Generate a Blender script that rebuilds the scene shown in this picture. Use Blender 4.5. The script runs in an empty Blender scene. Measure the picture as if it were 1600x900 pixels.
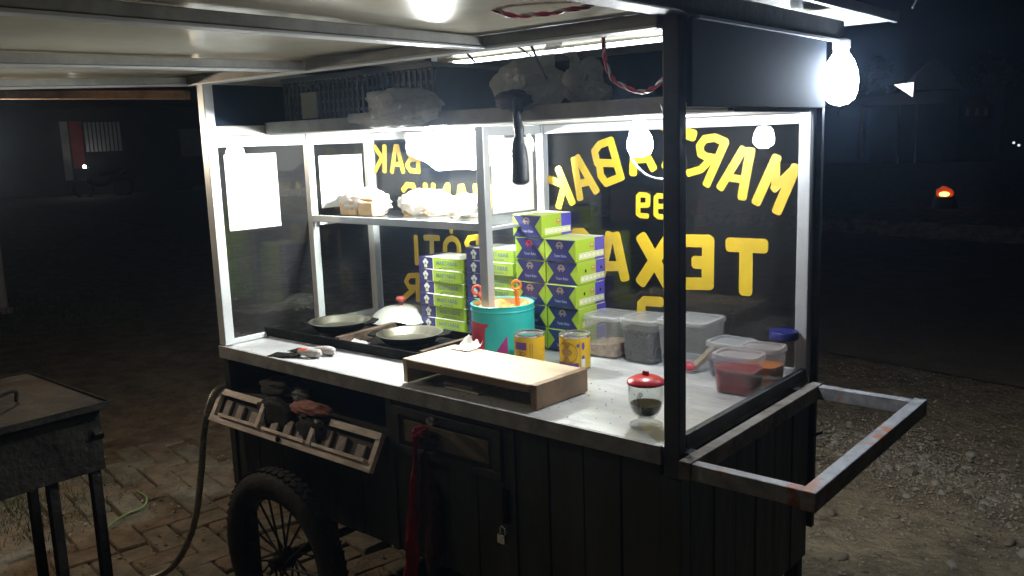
import bpy, bmesh, math, random
from mathutils import Vector, Matrix, noise
random.seed(7)
sc = bpy.context.scene
col = sc.collection
# ------------------------------------------------------------------ camera, world, exposure
# world origin: outer front-left corner of the cart's counter, z = 0 on the counter, ground at GZ
L, W, GZ = 1.602, 0.636, -0.83
cam = bpy.data.cameras.new('camera'); cob = bpy.data.objects.new('camera', cam); col.objects.link(cob)
R_ = ((0.7628636965, 0.6456951273, -0.0334183050), (-0.0830919918, 0.1491654694, 0.9853148652), (-0.6411978645, 0.7488841468, -0.1674450156))
mw = Matrix(((R_[0][0], R_[1][0], -R_[2][0], 2.40612682), (R_[0][1], R_[1][1], -R_[2][1], -1.42330627),
             (R_[0][2], R_[1][2], -R_[2][2], 0.59811937), (0, 0, 0, 1)))
cob.matrix_world = mw
cam.sensor_width = 36; cam.lens = 36 * 1364.45 / 1600
cam.clip_start = 0.02; cam.clip_end = 500
sc.camera = cob
wd = bpy.data.worlds.new('World'); sc.world = wd; wd.use_nodes = True
nt = wd.node_tree
sky = nt.nodes.new('ShaderNodeTexSky'); sky.sky_type = 'NISHITA'; sky.sun_disc = False
sky.sun_elevation = math.radians(-7.5); sky.sun_rotation = math.radians(200)
bg = nt.nodes['Background']; bg.inputs[1].default_value = 0.05
nt.links.new(sky.outputs[0], bg.inputs[0])
vs = sc.view_settings
sc.display_settings.display_device = 'sRGB'
vs.view_transform = 'Standard'; vs.look = 'None'; vs.exposure = 0.0; vs.gamma = 1.0
sc.cycles.max_bounces = 14; sc.cycles.transparent_max_bounces = 24; sc.cycles.transmission_bounces = 10
sc.cycles.sample_clamp_indirect = 4.0; sc.cycles.caustics_reflective = False; sc.cycles.caustics_refractive = False

# ------------------------------------------------------------------ materials
def mat(name, base, rough=0.6, metal=0.0, vary=0.0, scale=8.0, bump=0.0, bscale=40.0, spec=0.5, base2=None, detail=6.0, stretch=(1, 1, 1), rvary=0.0):
    m = bpy.data.materials.new(name); m.use_nodes = True
    t = m.node_tree; b = t.nodes['Principled BSDF']
    b.inputs['Base Color'].default_value = (*base, 1); b.inputs['Roughness'].default_value = rough
    b.inputs['Metallic'].default_value = metal; b.inputs['Specular IOR Level'].default_value = spec
    tc = t.nodes.new('ShaderNodeTexCoord'); mp = t.nodes.new('ShaderNodeMapping'); mp.inputs['Scale'].default_value = stretch
    t.links.new(tc.outputs['Object'], mp.inputs[0])
    if vary or base2 or rvary:
        n = t.nodes.new('ShaderNodeTexNoise'); n.inputs['Scale'].default_value = scale; n.inputs['Detail'].default_value = detail
        n.inputs['Roughness'].default_value = 0.65
        t.links.new(mp.outputs[0], n.inputs['Vector'])
        r = t.nodes.new('ShaderNodeValToRGB')
        b2 = base2 if base2 else tuple(c * (1 - vary) for c in base)
        b1 = base if base2 else tuple(min(1, c * (1 + vary * 0.5)) for c in base)
        r.color_ramp.elements[0].position = 0.35; r.color_ramp.elements[1].position = 0.68
        r.color_ramp.elements[0].color = (*b2, 1); r.color_ramp.elements[1].color = (*b1, 1)
        t.links.new(n.outputs[0], r.inputs[0]); t.links.new(r.outputs[0], b.inputs['Base Color'])
        if rvary:
            mr = t.nodes.new('ShaderNodeMapRange'); mr.inputs['To Min'].default_value = rough - rvary; mr.inputs['To Max'].default_value = rough + rvary
            t.links.new(n.outputs[0], mr.inputs[0]); t.links.new(mr.outputs[0], b.inputs['Roughness'])
    if bump:
        n2 = t.nodes.new('ShaderNodeTexNoise'); n2.inputs['Scale'].default_value = bscale; n2.inputs['Detail'].default_value = 5
        t.links.new(mp.outputs[0], n2.inputs['Vector'])
        bp = t.nodes.new('ShaderNodeBump'); bp.inputs['Strength'].default_value = bump; bp.inputs['Distance'].default_value = 0.02
        t.links.new(n2.outputs[0], bp.inputs['Height']); t.links.new(bp.outputs[0], b.inputs['Normal'])
    return m
def emis(name, colr, s):
    m = bpy.data.materials.new(name); m.use_nodes = True; b = m.node_tree.nodes['Principled BSDF']
    b.inputs['Base Color'].default_value = (*colr, 1); b.inputs['Emission Color'].default_value = (*colr, 1); b.inputs['Emission Strength'].default_value = s
    return m
def glassy(name, tint=(1, 1, 1), ior=1.45, dust=0.02, dscale=6.0, rough=0.0, dustcol=(0.7, 0.72, 0.74)):
    """thin window glass: clear transmission, Fresnel reflection and a film of dust"""
    m = bpy.data.materials.new(name); m.use_nodes = True; t = m.node_tree
    for n in list(t.nodes): t.nodes.remove(n)
    o = t.nodes.new('ShaderNodeOutputMaterial'); tr = t.nodes.new('ShaderNodeBsdfTransparent'); tr.inputs[0].default_value = (*tint, 1)
    g = t.nodes.new('ShaderNodeBsdfGlossy'); g.inputs['Roughness'].default_value = rough
    f = t.nodes.new('ShaderNodeFresnel')
    ge = t.nodes.new('ShaderNodeNewGeometry'); io = t.nodes.new('ShaderNodeMapRange'); io.inputs['To Min'].default_value = ior; io.inputs['To Max'].default_value = 1 / ior
    t.links.new(ge.outputs['Backfacing'], io.inputs[0]); t.links.new(io.outputs[0], f.inputs[0])   # same reflectance from both sides of the thin pane
    mx = t.nodes.new('ShaderNodeMixShader'); t.links.new(f.outputs[0], mx.inputs[0]); t.links.new(tr.outputs[0], mx.inputs[1]); t.links.new(g.outputs[0], mx.inputs[2])
    d = t.nodes.new('ShaderNodeBsdfDiffuse'); d.inputs[0].default_value = (*dustcol, 1)
    tl = t.nodes.new('ShaderNodeBsdfTranslucent'); tl.inputs[0].default_value = (*dustcol, 1)
    ad = t.nodes.new('ShaderNodeMixShader'); ad.inputs[0].default_value = 0.5
    t.links.new(d.outputs[0], ad.inputs[1]); t.links.new(tl.outputs[0], ad.inputs[2])
    tc = t.nodes.new('ShaderNodeTexCoord'); n = t.nodes.new('ShaderNodeTexNoise'); n.inputs['Scale'].default_value = dscale; n.inputs['Detail'].default_value = 8
    mp = t.nodes.new('ShaderNodeMapping'); mp.inputs['Scale'].default_value = (1, 1, 0.45)
    t.links.new(tc.outputs['Object'], mp.inputs[0]); t.links.new(mp.outputs[0], n.inputs['Vector'])
    mr = t.nodes.new('ShaderNodeMapRange'); mr.inputs['From Min'].default_value = 0.35; mr.inputs['From Max'].default_value = 0.75
    mr.inputs['To Min'].default_value = dust * 0.4; mr.inputs['To Max'].default_value = dust * 1.8
    t.links.new(n.outputs[0], mr.inputs[0])
    m2 = t.nodes.new('ShaderNodeMixShader'); t.links.new(mr.outputs[0], m2.inputs[0]); t.links.new(mx.outputs[0], m2.inputs[1]); t.links.new(ad.outputs[0], m2.inputs[2])
    t.links.new(m2.outputs[0], o.inputs[0])
    return m
def milky(name, colr, clear=0.5, gloss=0.08, rough=0.25, creases=0.0):
    """translucent plastic: part clear, part diffuse on both sides"""
    m = bpy.data.materials.new(name); m.use_nodes = True; t = m.node_tree
    for n in list(t.nodes): t.nodes.remove(n)
    o = t.nodes.new('ShaderNodeOutputMaterial'); tr = t.nodes.new('ShaderNodeBsdfTransparent'); tr.inputs[0].default_value = (0.97, 0.97, 0.98, 1)
    d = t.nodes.new('ShaderNodeBsdfDiffuse'); d.inputs[0].default_value = (*colr, 1)
    tl = t.nodes.new('ShaderNodeBsdfTranslucent'); tl.inputs[0].default_value = (*colr, 1)
    g = t.nodes.new('ShaderNodeBsdfGlossy'); g.inputs['Roughness'].default_value = rough
    a = t.nodes.new('ShaderNodeMixShader'); a.inputs[0].default_value = 0.45
    if creases:
        tc = t.nodes.new('ShaderNodeTexCoord'); n = t.nodes.new('ShaderNodeTexNoise'); n.inputs['Scale'].default_value = 26; n.inputs['Detail'].default_value = 6; n.inputs['Distortion'].default_value = 1.5
        bp = t.nodes.new('ShaderNodeBump'); bp.inputs['Strength'].default_value = creases; bp.inputs['Distance'].default_value = 0.03
        t.links.new(tc.outputs['Object'], n.inputs['Vector']); t.links.new(n.outputs[0], bp.inputs['Height'])
        for k in (d, tl, g): t.links.new(bp.outputs[0], k.inputs['Normal'])
    t.links.new(d.outputs[0], a.inputs[1]); t.links.new(tl.outputs[0], a.inputs[2])
    b = t.nodes.new('ShaderNodeMixShader'); b.inputs[0].default_value = clear
    t.links.new(a.outputs[0], b.inputs[1]); t.links.new(tr.outputs[0], b.inputs[2])
    c = t.nodes.new('ShaderNodeMixShader'); c.inputs[0].default_value = gloss
    t.links.new(b.outputs[0], c.inputs[1]); t.links.new(g.outputs[0], c.inputs[2]); t.links.new(c.outputs[0], o.inputs[0])
    return m

M = {}
M['alu'] = mat('aluminium', (0.62, 0.64, 0.66), 0.38, 0.35, vary=0.15, scale=5)
M['counter'] = mat('counter_sheet_metal', (0.75, 0.76, 0.76), 0.32, 0.4, base2=(0.57, 0.58, 0.59), scale=5, bump=0.5, bscale=8, rvary=0.12, stretch=(1, 2.2, 1), detail=9)
M['trim'] = mat('grey_painted_trim', (0.30, 0.30, 0.29), 0.55, vary=0.35, scale=20, bump=0.15)
M['navy'] = mat('navy_painted_board', (0.020, 0.034, 0.060), 0.75, vary=0.2, scale=3, spec=0.1)
M['post'] = mat('black_painted_post', (0.045, 0.046, 0.05), 0.5, vary=0.4, scale=14, bump=0.1)
M['body'] = mat('dark_green_boards', (0.034, 0.039, 0.032), 0.5, vary=0.45, scale=7, bump=0.2, bscale=30, stretch=(1, 1, 0.25))
M['body2'] = mat('brown_drawer_panel', (0.16, 0.135, 0.095), 0.55, vary=0.35, scale=9, bump=0.1)
M['sheet'] = mat('cream_roof_sheet', (0.64, 0.60, 0.47), 0.18, vary=0.12, scale=2.5, bump=0.12, bscale=3.5, rvary=0.05)
M['frame'] = mat('grey_roof_frame', (0.34, 0.34, 0.32), 0.5, vary=0.3, scale=9, bump=0.08)
M['white'] = mat('white_board', (0.82, 0.82, 0.80), 0.5, vary=0.06, scale=6)
M['rustwood'] = mat('brown_wood_edge', (0.30, 0.17, 0.08), 0.7, vary=0.4, scale=20, bump=0.2, stretch=(1, 0.2, 1))
M['glass'] = glassy('window_glass', dust=0.008)
M['glassdusty'] = glassy('greasy_window_glass', dust=0.018, dscale=4)
M['yellow'] = mat('yellow_lettering_paint', (0.88, 0.60, 0.022), 0.45, vary=0.2, scale=5, bump=0.1)
M['slatwood'] = mat('dimmed_slat_wood', (0.34, 0.29, 0.27), 0.65, vary=0.4, scale=25, bump=0.3)  # dimmer wood for the slats, weaker light put into the colour
M['doorwood'] = mat('brightened_weathered_wood', (0.76, 0.66, 0.62), 0.6, vary=0.35, scale=25, bump=0.3, bscale=60, stretch=(0.3, 1, 1))  # pinkish flap paint raised, stronger lamplight on the rails put into the colour
M['dark'] = mat('dark_recess_wood', (0.035, 0.035, 0.035), 0.7, vary=0.4)
M['steel_black'] = mat('sooty_black_steel', (0.011, 0.010, 0.009), 0.75, 0.0, vary=0.6, scale=12, bump=0.4, spec=0.06)
M['rusty'] = mat('rusty_brown_steel', (0.11, 0.07, 0.05), 0.6, 0.2, vary=0.5, scale=18, bump=0.2)
M['pan'] = mat('worn_iron_pan', (0.30, 0.28, 0.23), 0.30, 0.75, vary=0.45, scale=10, rvary=0.08, bump=0.05)
M['alulid'] = mat('spun_aluminium', (0.78, 0.77, 0.73), 0.3, 0.55, vary=0.1, scale=3)
M['redknob'] = mat('red_brown_knob', (0.32, 0.06, 0.045), 0.35)
M['wood'] = mat('pale_chopping_wood', (0.52, 0.40, 0.26), 0.6, vary=0.40, scale=9, bump=0.1, stretch=(0.25, 1, 1))
M['woodside'] = mat('brown_board_side', (0.23, 0.145, 0.08), 0.6, vary=0.4, scale=12, bump=0.15, stretch=(0.25, 1, 1))
M['shelfglass'] = glassy('shelf_glass', tint=(0.95, 0.98, 0.96), dust=0.05, dscale=20)
M['paper'] = mat('white_paper', (0.86, 0.86, 0.84), 0.7, vary=0.03)
M['parch'] = mat('crumpled_paper', (0.80, 0.77, 0.70), 0.7, vary=0.08)
M['navybox'] = mat('navy_card', (0.018, 0.019, 0.105), 0.45)
M['purple'] = mat('purple_card', (0.045, 0.038, 0.16), 0.45)
M['violet'] = mat('violet_card', (0.09, 0.07, 0.42), 0.45)
M['lime'] = mat('lime_card', (0.33, 0.47, 0.03), 0.45)
M['limepale'] = mat('pale_lime_card', (0.55, 0.64, 0.20), 0.45)
M['cardwhite'] = mat('white_card', (0.84, 0.84, 0.78), 0.5)
M['greyprint'] = mat('grey_blue_print', (0.17, 0.22, 0.20), 0.5)
M['cream'] = mat('cream_print', (0.78, 0.78, 0.50), 0.5)
M['emblem'] = mat('ochre_print', (0.45, 0.24, 0.09), 0.5)
M['emblemdim'] = mat('dull_gold_print', (0.26, 0.19, 0.15), 0.5)
M['redprint'] = mat('red_print', (0.45, 0.03, 0.05), 0.5)
M['bluegrey'] = mat('pale_blue_print', (0.24, 0.26, 0.42), 0.5)
M['hole'] = mat('punched_hole', (0.01, 0.01, 0.015), 0.8)
M['teal'] = mat('turquoise_paint', (0.03, 0.50, 0.47), 0.4, vary=0.12, scale=6)
M['tubred'] = mat('crimson_print', (0.52, 0.03, 0.07), 0.4)
M['magenta'] = mat('magenta_print', (0.42, 0.03, 0.22), 0.4)
M['margarine'] = mat('orange_margarine', (0.75, 0.40, 0.12), 0.5, base2=(0.35, 0.13, 0.03), scale=30, bump=0.8, bscale=25)
M['tincream'] = mat('cream_tin_inside', (0.80, 0.66, 0.40), 0.4)
M['orange'] = mat('orange_plastic', (0.85, 0.22, 0.03), 0.35)
M['redorange'] = mat('red_orange_plastic', (0.80, 0.10, 0.035), 0.35)
M['canyellow'] = mat('yellow_can_label', (0.72, 0.45, 0.02), 0.35, vary=0.1)
M['cangold'] = mat('golden_can_print', (0.42, 0.22, 0.02), 0.35, vary=0.3, scale=60)
M['canpurple'] = mat('purple_can_print', (0.14, 0.05, 0.26), 0.35)
M['tinplate'] = mat('tinplate', (0.72, 0.70, 0.66), 0.22, 0.9)
M['pp'] = milky('translucent_tub_plastic', (0.86, 0.87, 0.88), 0.80, 0.05)
M['pplid'] = milky('translucent_lid_plastic', (0.88, 0.89, 0.90), 0.62, 0.07)
M['sugar'] = mat('brown_granules', (0.50, 0.36, 0.26), 0.8, vary=0.4, scale=70, bump=0.5, bscale=120)
M['meses'] = mat('dark_chocolate_sprinkles', (0.014, 0.015, 0.018), 0.6, vary=0.5, scale=90, bump=0.7, bscale=150)
M['jamred'] = mat('red_jam', (0.36, 0.004, 0.016), 0.3, base2=(0.16, 0.005, 0.016), scale=9)
M['jamorange'] = mat('orange_jam', (0.70, 0.20, 0.015), 0.3, vary=0.4, scale=10)
M['jampurple'] = mat('dark_purple_jam', (0.045, 0.02, 0.10), 0.4)
M['bluelid'] = mat('blue_lid_plastic', (0.012, 0.018, 0.15), 0.4)
M['jarglass'] = glassy('jar_glass', dust=0.05, dscale=30)
M['coffee'] = mat('black_coffee', (0.014, 0.006, 0.003), 0.35, spec=0.25)
M['mugglass'] = glassy('mug_bowl_glass', tint=(0.93, 0.94, 0.93), ior=1.55, dust=0.008, dscale=30)
M['footglass'] = glassy('mug_foot_glass', tint=(0.84, 0.85, 0.85), ior=1.6, dust=0.008, dscale=30)
M['redlid'] = mat('red_lid_plastic', (0.55, 0.022, 0.03), 0.28)
M['bag'] = milky('thin_white_plastic', (0.78, 0.83, 0.83), 0.50, 0.10, 0.30, 0.8)
M['bagwhite'] = milky('white_plastic_bag', (0.85, 0.86, 0.86), 0.15, 0.06, 0.4, 0.4)
M['bread'] = mat('bread_crust', (0.62, 0.42, 0.22), 0.7, vary=0.3, scale=15)
M['blackbag'] = mat('black_plastic_bag', (0.012, 0.012, 0.014), 0.55, spec=0.25, bump=0.3, bscale=30)
M['blackcloth'] = mat('black_cloth', (0.014, 0.014, 0.015), 0.85, vary=0.5, scale=30, bump=0.3)
M['pinkcloth'] = mat('dull_pink_cloth', (0.42, 0.19, 0.15), 0.85, vary=0.35, scale=25, bump=0.4)
M['redcloth'] = mat('red_cloth', (0.32, 0.012, 0.035), 0.8, vary=0.4, scale=25, bump=0.3)
M['shadered'] = mat('shaded_red_cloth', (0.035, 0.006, 0.008), 0.85, vary=0.5, scale=25, bump=0.3)  # red cloth darkened, its shade put into the colour
M['basket'] = mat('grey_green_crate_plastic', (0.06, 0.075, 0.072), 0.5, vary=0.2)
M['khaki'] = mat('khaki_card', (0.30, 0.29, 0.20), 0.7)
M['wirered'] = mat('red_wire', (0.55, 0.03, 0.09), 0.4)
M['wirewhite'] = mat('white_wire', (0.75, 0.70, 0.72), 0.4)
M['wireblack'] = mat('black_wire', (0.015, 0.015, 0.016), 0.5)
M['wiregrey'] = mat('grey_wire', (0.22, 0.22, 0.24), 0.45)
M['hose'] = mat('ribbed_grey_hose', (0.26, 0.25, 0.22), 0.35, 0.6, vary=0.3)
M['rubber'] = mat('tyre_rubber', (0.017, 0.017, 0.016), 0.8, vary=0.4, scale=20, bump=0.25)
M['rim'] = mat('dark_wheel_rim', (0.015, 0.015, 0.016), 0.5, 0.2)
M['chrome'] = mat('dull_chrome', (0.6, 0.6, 0.6), 0.25, 0.9)
def bar_paint():
    m = mat('grey_paint_with_rust', (0.29, 0.29, 0.30), 0.5, vary=0.4, scale=24, bump=0.15)
    t = m.node_tree; b = t.nodes['Principled BSDF']
    src = b.inputs['Base Color'].links[0].from_socket
    tc = t.nodes.new('ShaderNodeTexCoord'); n = t.nodes.new('ShaderNodeTexNoise'); n.inputs['Scale'].default_value = 9; n.inputs['Detail'].default_value = 4
    t.links.new(tc.outputs['Object'], n.inputs['Vector'])
    r = t.nodes.new('ShaderNodeValToRGB'); r.color_ramp.elements[0].position = 0.54; r.color_ramp.elements[1].position = 0.60
    t.links.new(n.outputs[0], r.inputs[0])
    mx = t.nodes.new('ShaderNodeMix'); mx.data_type = 'RGBA'; mx.inputs[7].default_value = (0.30, 0.10, 0.035, 1)
    t.links.new(r.outputs[0], mx.inputs[0]); t.links.new(src, mx.inputs[6]); t.links.new(mx.outputs[2], b.inputs['Base Color'])
    return m
M['barpaint'] = bar_paint()
M['oldwood'] = mat('worn_rail_paint', (0.26, 0.23, 0.20), 0.65, base2=(0.09, 0.07, 0.055), scale=14, bump=0.3, bscale=30)
def ground_mat():
    m = mat('packed_dirt', (0.34, 0.265, 0.17), 0.9, base2=(0.13, 0.10, 0.066), scale=9, bump=0.9, bscale=38, detail=10)
    return m
M['dirt'] = ground_mat()
M['asphalt'] = mat('old_asphalt', (0.22, 0.18, 0.13), 0.85, base2=(0.14, 0.115, 0.085), scale=5, bump=0.6, bscale=60, detail=10)
M['sand'] = mat('sand_bed', (0.20, 0.145, 0.095), 0.9, vary=0.5, scale=10, bump=0.8, bscale=50)
M['brick1'] = mat('paving_brick_brown', (0.25, 0.21, 0.155), 0.85, vary=0.45, scale=14, bump=0.5, bscale=60)
M['brick2'] = mat('paving_brick_grey', (0.24, 0.215, 0.165), 0.85, vary=0.45, scale=11, bump=0.5, bscale=60)
M['brick3'] = mat('paving_brick_reddish', (0.25, 0.19, 0.135), 0.85, vary=0.45, scale=12, bump=0.5, bscale=60)
M['stone1'] = mat('grey_pebble', (0.36, 0.32, 0.26), 0.8, vary=0.4, scale=25, bump=0.3)
M['stone2'] = mat('brown_pebble', (0.24, 0.19, 0.14), 0.8, vary=0.4, scale=25, bump=0.3)
M['leaf'] = mat('dry_leaf', (0.36, 0.26, 0.16), 0.8, vary=0.4, scale=40)
M['grass'] = mat('short_grass', (0.06, 0.09, 0.025), 0.8, vary=0.4, scale=20)
M['string'] = mat('green_string', (0.30, 0.40, 0.16), 0.6)
M['bulb'] = emis('lit_bulb', (0.93, 0.97, 1.0), 370)
M['bulbin'] = emis('lit_bulb_inside', (0.97, 1.0, 0.96), 1350)
M['bulbout'] = emis('lit_bulb_outside', (0.76, 0.87, 1.0), 235)
M['bulbwarm'] = emis('lit_bulb_warm', (1.0, 0.82, 0.60), 680)
M['tube'] = emis('lit_tube', (0.92, 0.97, 1.0), 9)

# ------------------------------------------------------------------ mesh helpers
class MB:
    def __init__(s): s.v = []; s.f = []; s.m = []; s.mats = []; s.sm = []
    def mi(s, m):
        if m not in s.mats: s.mats.append(m)
        return s.mats.index(m)
    def add(s, vs, fs, m, smooth=False):
        k = len(s.v); s.v += [tuple(p) for p in vs]; i = s.mi(m)
        for f in fs: s.f.append(tuple(k + a for a in f)); s.m.append(i); s.sm.append(smooth)
    def box(s, a, b, m):
        x0, y0, z0 = (min(a[i], b[i]) for i in range(3)); x1, y1, z1 = (max(a[i], b[i]) for i in range(3))
        s.add([(x0,y0,z0),(x1,y0,z0),(x1,y1,z0),(x0,y1,z0),(x0,y0,z1),(x1,y0,z1),(x1,y1,z1),(x0,y1,z1)],
              [(0,3,2,1),(4,5,6,7),(0,1,5,4),(1,2,6,5),(2,3,7,6),(3,0,4,7)], m)
    def hexa(s, p, m): s.add(p, [(0,3,2,1),(4,5,6,7),(0,1,5,4),(1,2,6,5),(2,3,7,6),(3,0,4,7)], m)
    def bar(s, p0, p1, w, h, m, up=(0, 0, 1)):
        p0, p1, up = Vector(p0), Vector(p1), Vector(up); d = (p1 - p0).normalized(); r = d.cross(up).normalized(); u = r.cross(d)
        q = []
        for p in (p0, p1):
            for a, b in ((-1,-1),(1,-1),(1,1),(-1,1)): q.append(p + r * a * w / 2 + u * b * h / 2)
        s.add(q, [(0,1,2,3),(7,6,5,4),(0,4,5,1),(1,5,6,2),(2,6,7,3),(3,7,4,0)], m)
    def lathe(s, prof, c, m, n=32, smooth=True, sx=1, sy=1, rot=0.0, caps=True):
        k = len(prof); vs = []
        for j in range(n):
            a = 2 * math.pi * j / n + rot
            for r, z in prof: vs.append((c[0] + r * sx * math.cos(a), c[1] + r * sy * math.sin(a), c[2] + z))
        fs = []
        for j in range(n):
            j2 = (j + 1) % n
            for i in range(k - 1): fs.append((j*k+i, j2*k+i, j2*k+i+1, j*k+i+1))
        if caps:
            if prof[0][0] > 1e-6: fs.append(tuple(j*k for j in range(n))[::-1])
            if prof[-1][0] > 1e-6: fs.append(tuple(j*k+k-1 for j in range(n)))
        s.add(vs, fs, m, smooth)
    def tube(s, pts, r, m, n=8, smooth=True, rs=None):
        pts = [Vector(p) for p in pts]; vs = []; up = Vector((0.13, 0.31, 0.94))
        for i, p in enumerate(pts):
            d = (pts[min(i+1, len(pts)-1)] - pts[max(i-1, 0)]).normalized()
            a = d.cross(up); a = a.normalized() if a.length > 1e-4 else Vector((1, 0, 0)); b = a.cross(d)
            rr = rs[i] if rs else r
            for j in range(n):
                t = 2 * math.pi * j / n; vs.append(p + a * rr * math.cos(t) + b * rr * math.sin(t))
        fs = [(i*n+j, i*n+(j+1)%n, (i+1)*n+(j+1)%n, (i+1)*n+j) for i in range(len(pts)-1) for j in range(n)]
        fs.append(tuple(range(n))[::-1]); fs.append(tuple(range((len(pts)-1)*n, len(pts)*n)))
        s.add(vs, fs, m, smooth)
    def prism_y(s, poly, y0, y1, m):
        """poly of (x, z); extruded along y"""
        n = len(poly); vs = [(x, y0, z) for x, z in poly] + [(x, y1, z) for x, z in poly]
        s.add(vs, [tuple(range(n)), tuple(range(2*n-1, n-1, -1))] + [(i, i+n, (i+1)%n+n, (i+1)%n) for i in range(n)], m)
    def prism_x(s, poly, x0, x1, m):
        n = len(poly); vs = [(x0, y, z) for y, z in poly] + [(x1, y, z) for y, z in poly]
        s.add(vs, [tuple(range(n)), tuple(range(2*n-1, n-1, -1))] + [(i, i+n, (i+1)%n+n, (i+1)%n) for i in range(n)], m)
    def blob(s, c, rad, m, amp=0.2, freq=2.0, seed=0, sub=3, flat=None, crumple=0.0):
        bm = bmesh.new(); bmesh.ops.create_icosphere(bm, subdivisions=sub, radius=1.0)
        off = Vector((seed * 3.17, seed * 1.31, seed * 0.77)); vs = []
        for v in bm.verts:
            d = v.co.normalized(); k = 1 + amp * noise.noise(d * freq + off)
            if crumple: k += crumple * abs(noise.noise(d * freq * 2.4 + off)) - crumple * 0.3 + crumple * 0.22 * noise.noise(d * freq * 5 + off)
            p = Vector((d.x * rad[0] * k, d.y * rad[1] * k, d.z * rad[2] * k))
            if flat is not None and p.z < -rad[2] * flat: p.z = -rad[2] * flat
            vs.append((c[0] + p.x, c[1] + p.y, c[2] + p.z))
        bm.verts.index_update(); fs = [tuple(v.index for v in f.verts) for f in bm.faces]; bm.free()
        s.add(vs, fs, m, True)
    def mesh(s, name, org=(0, 0, 0)):
        me = bpy.data.meshes.new(name); o = Vector(org)
        me.from_pydata([tuple(Vector(p) - o) for p in s.v], [], s.f)
        for m in s.mats: me.materials.append(M[m])
        me.polygons.foreach_set('material_index', s.m); me.polygons.foreach_set('use_smooth', s.sm)
        bm = bmesh.new(); bm.from_mesh(me); bmesh.ops.recalc_face_normals(bm, faces=bm.faces[:]); bm.to_mesh(me); bm.free()
        if any(s.sm): me.set_sharp_from_angle(angle=math.radians(42))
        me.update(); return me
    def build(s, name, parent=None, bevel=0.0, loc=None, label=None, segs=2):
        org = loc if loc is not None else (ORG[parent.name] if parent else (0, 0, 0))
        ob = bpy.data.objects.new(name, s.mesh(name, org)); col.objects.link(ob)
        if parent: ob.parent = parent
        else: ob.location = org
        ORG[ob.name] = Vector(org)
        if bevel:
            b = ob.modifiers.new('bevel', 'BEVEL'); b.width = bevel; b.segments = segs; b.limit_method = 'ANGLE'; b.angle_limit = math.radians(40)
        if label: ob['label'] = label
        return ob
ORG = {}
def tag(o, label, cat, group=None):
    o['label'] = label; o['category'] = cat
    if group: o['group'] = group
    return o
def thing(name, label, cat, loc=(0, 0, 0), group=None):
    o = bpy.data.objects.new(name, None); col.objects.link(o); o.location = loc; o.empty_display_size = 0.1
    ORG[o.name] = Vector(loc); return tag(o, label, cat, group)
def struct(o): o['kind'] = 'structure'; return o
def stuff(o): o['kind'] = 'stuff'; return o
def dup(root, loc, rotz, label):
    r = root.copy(); col.objects.link(r); r.location = loc; r.rotation_euler = (0, 0, rotz); r['label'] = label
    for ch in list(root.children):
        c = ch.copy(); col.objects.link(c); c.parent = r
        for g in list(ch.children):
            d = g.copy(); col.objects.link(d); d.parent = c
    return r
def spline(pts, n=8):
    P = [Vector(p) for p in pts]; P = [P[0] * 2 - P[1]] + P + [P[-1] * 2 - P[-2]]; out = []
    for i in range(1, len(P) - 2):
        for k in range(n):
            t = k / n; a, b, c, d = P[i-1:i+3]
            out.append(0.5 * ((2*b) + (c - a) * t + (2*a - 5*b + 4*c - d) * t*t + (3*b - a - 3*c + d) * t**3))
    out.append(P[-2]); return out
def rrect(w, h, r, n=4):
    out = []
    for cx, cy, a0 in ((w/2-r, h/2-r, 0), (-w/2+r, h/2-r, 90), (-w/2+r, -h/2+r, 180), (w/2-r, -h/2+r, 270)):
        for k in range(n + 1):
            a = math.radians(a0 + 90 * k / n); out.append((cx + r * math.cos(a), cy + r * math.sin(a)))
    return out
FONT_CACHE = {}
def text_polys(s, size):
    """outline triangles of a short word, from Blender's built-in font, as (x, y) verts and faces"""
    if (s, size) in FONT_CACHE: return FONT_CACHE[(s, size)]
    cu = bpy.data.curves.new('text', 'FONT'); cu.body = s; cu.size = size; cu.align_x = 'CENTER'; cu.align_y = 'CENTER'; cu.resolution_u = 2; cu.offset = size * 0.03
    ob = bpy.data.objects.new('text', cu); col.objects.link(ob)
    dg = bpy.context.evaluated_depsgraph_get(); me = bpy.data.meshes.new_from_object(ob.evaluated_get(dg))
    r = ([tuple(v.co[:2]) for v in me.vertices], [tuple(p.vertices) for p in me.polygons])
    bpy.data.objects.remove(ob); bpy.data.curves.remove(cu); bpy.data.meshes.remove(me)
    FONT_CACHE[(s, size)] = r; return r
# ------------------------------------------------------------------ ground, road, paving
def ground_sheet():
    b = MB(); n = 90
    # dense near the cart, sparse out to the horizon
    def axis(c):
        a = [c + math.copysign(0.035 * abs(i) * (1 + (abs(i) / 14) ** 2.6), i) for i in range(-n // 2, n // 2 + 1)]
        return a
    X, Y = axis(0.6), axis(1.6); vs = []
    for y in Y:
        for x in X:
            z = GZ
            if abs(x - 0.6) < 9 and abs(y - 1.6) < 9:
                z += 0.014 * noise.noise(Vector((x * 1.7, y * 1.7, 0))) + 0.010 * noise.noise(Vector((x * 6, y * 6, 3)))
                if x < 0.5 and y < 0.9: z = min(z, GZ) - 0.012 if (x > -2.0 and y > -1.0) else z
            vs.append((x, y, z))
    m = len(X); fs = [(j*m+i, j*m+i+1, (j+1)*m+i+1, (j+1)*m+i) for j in range(len(Y)-1) for i in range(m-1)]
    b.add(vs, fs, 'dirt', True); return b.build('ground')
ground = struct(ground_sheet())
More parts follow.
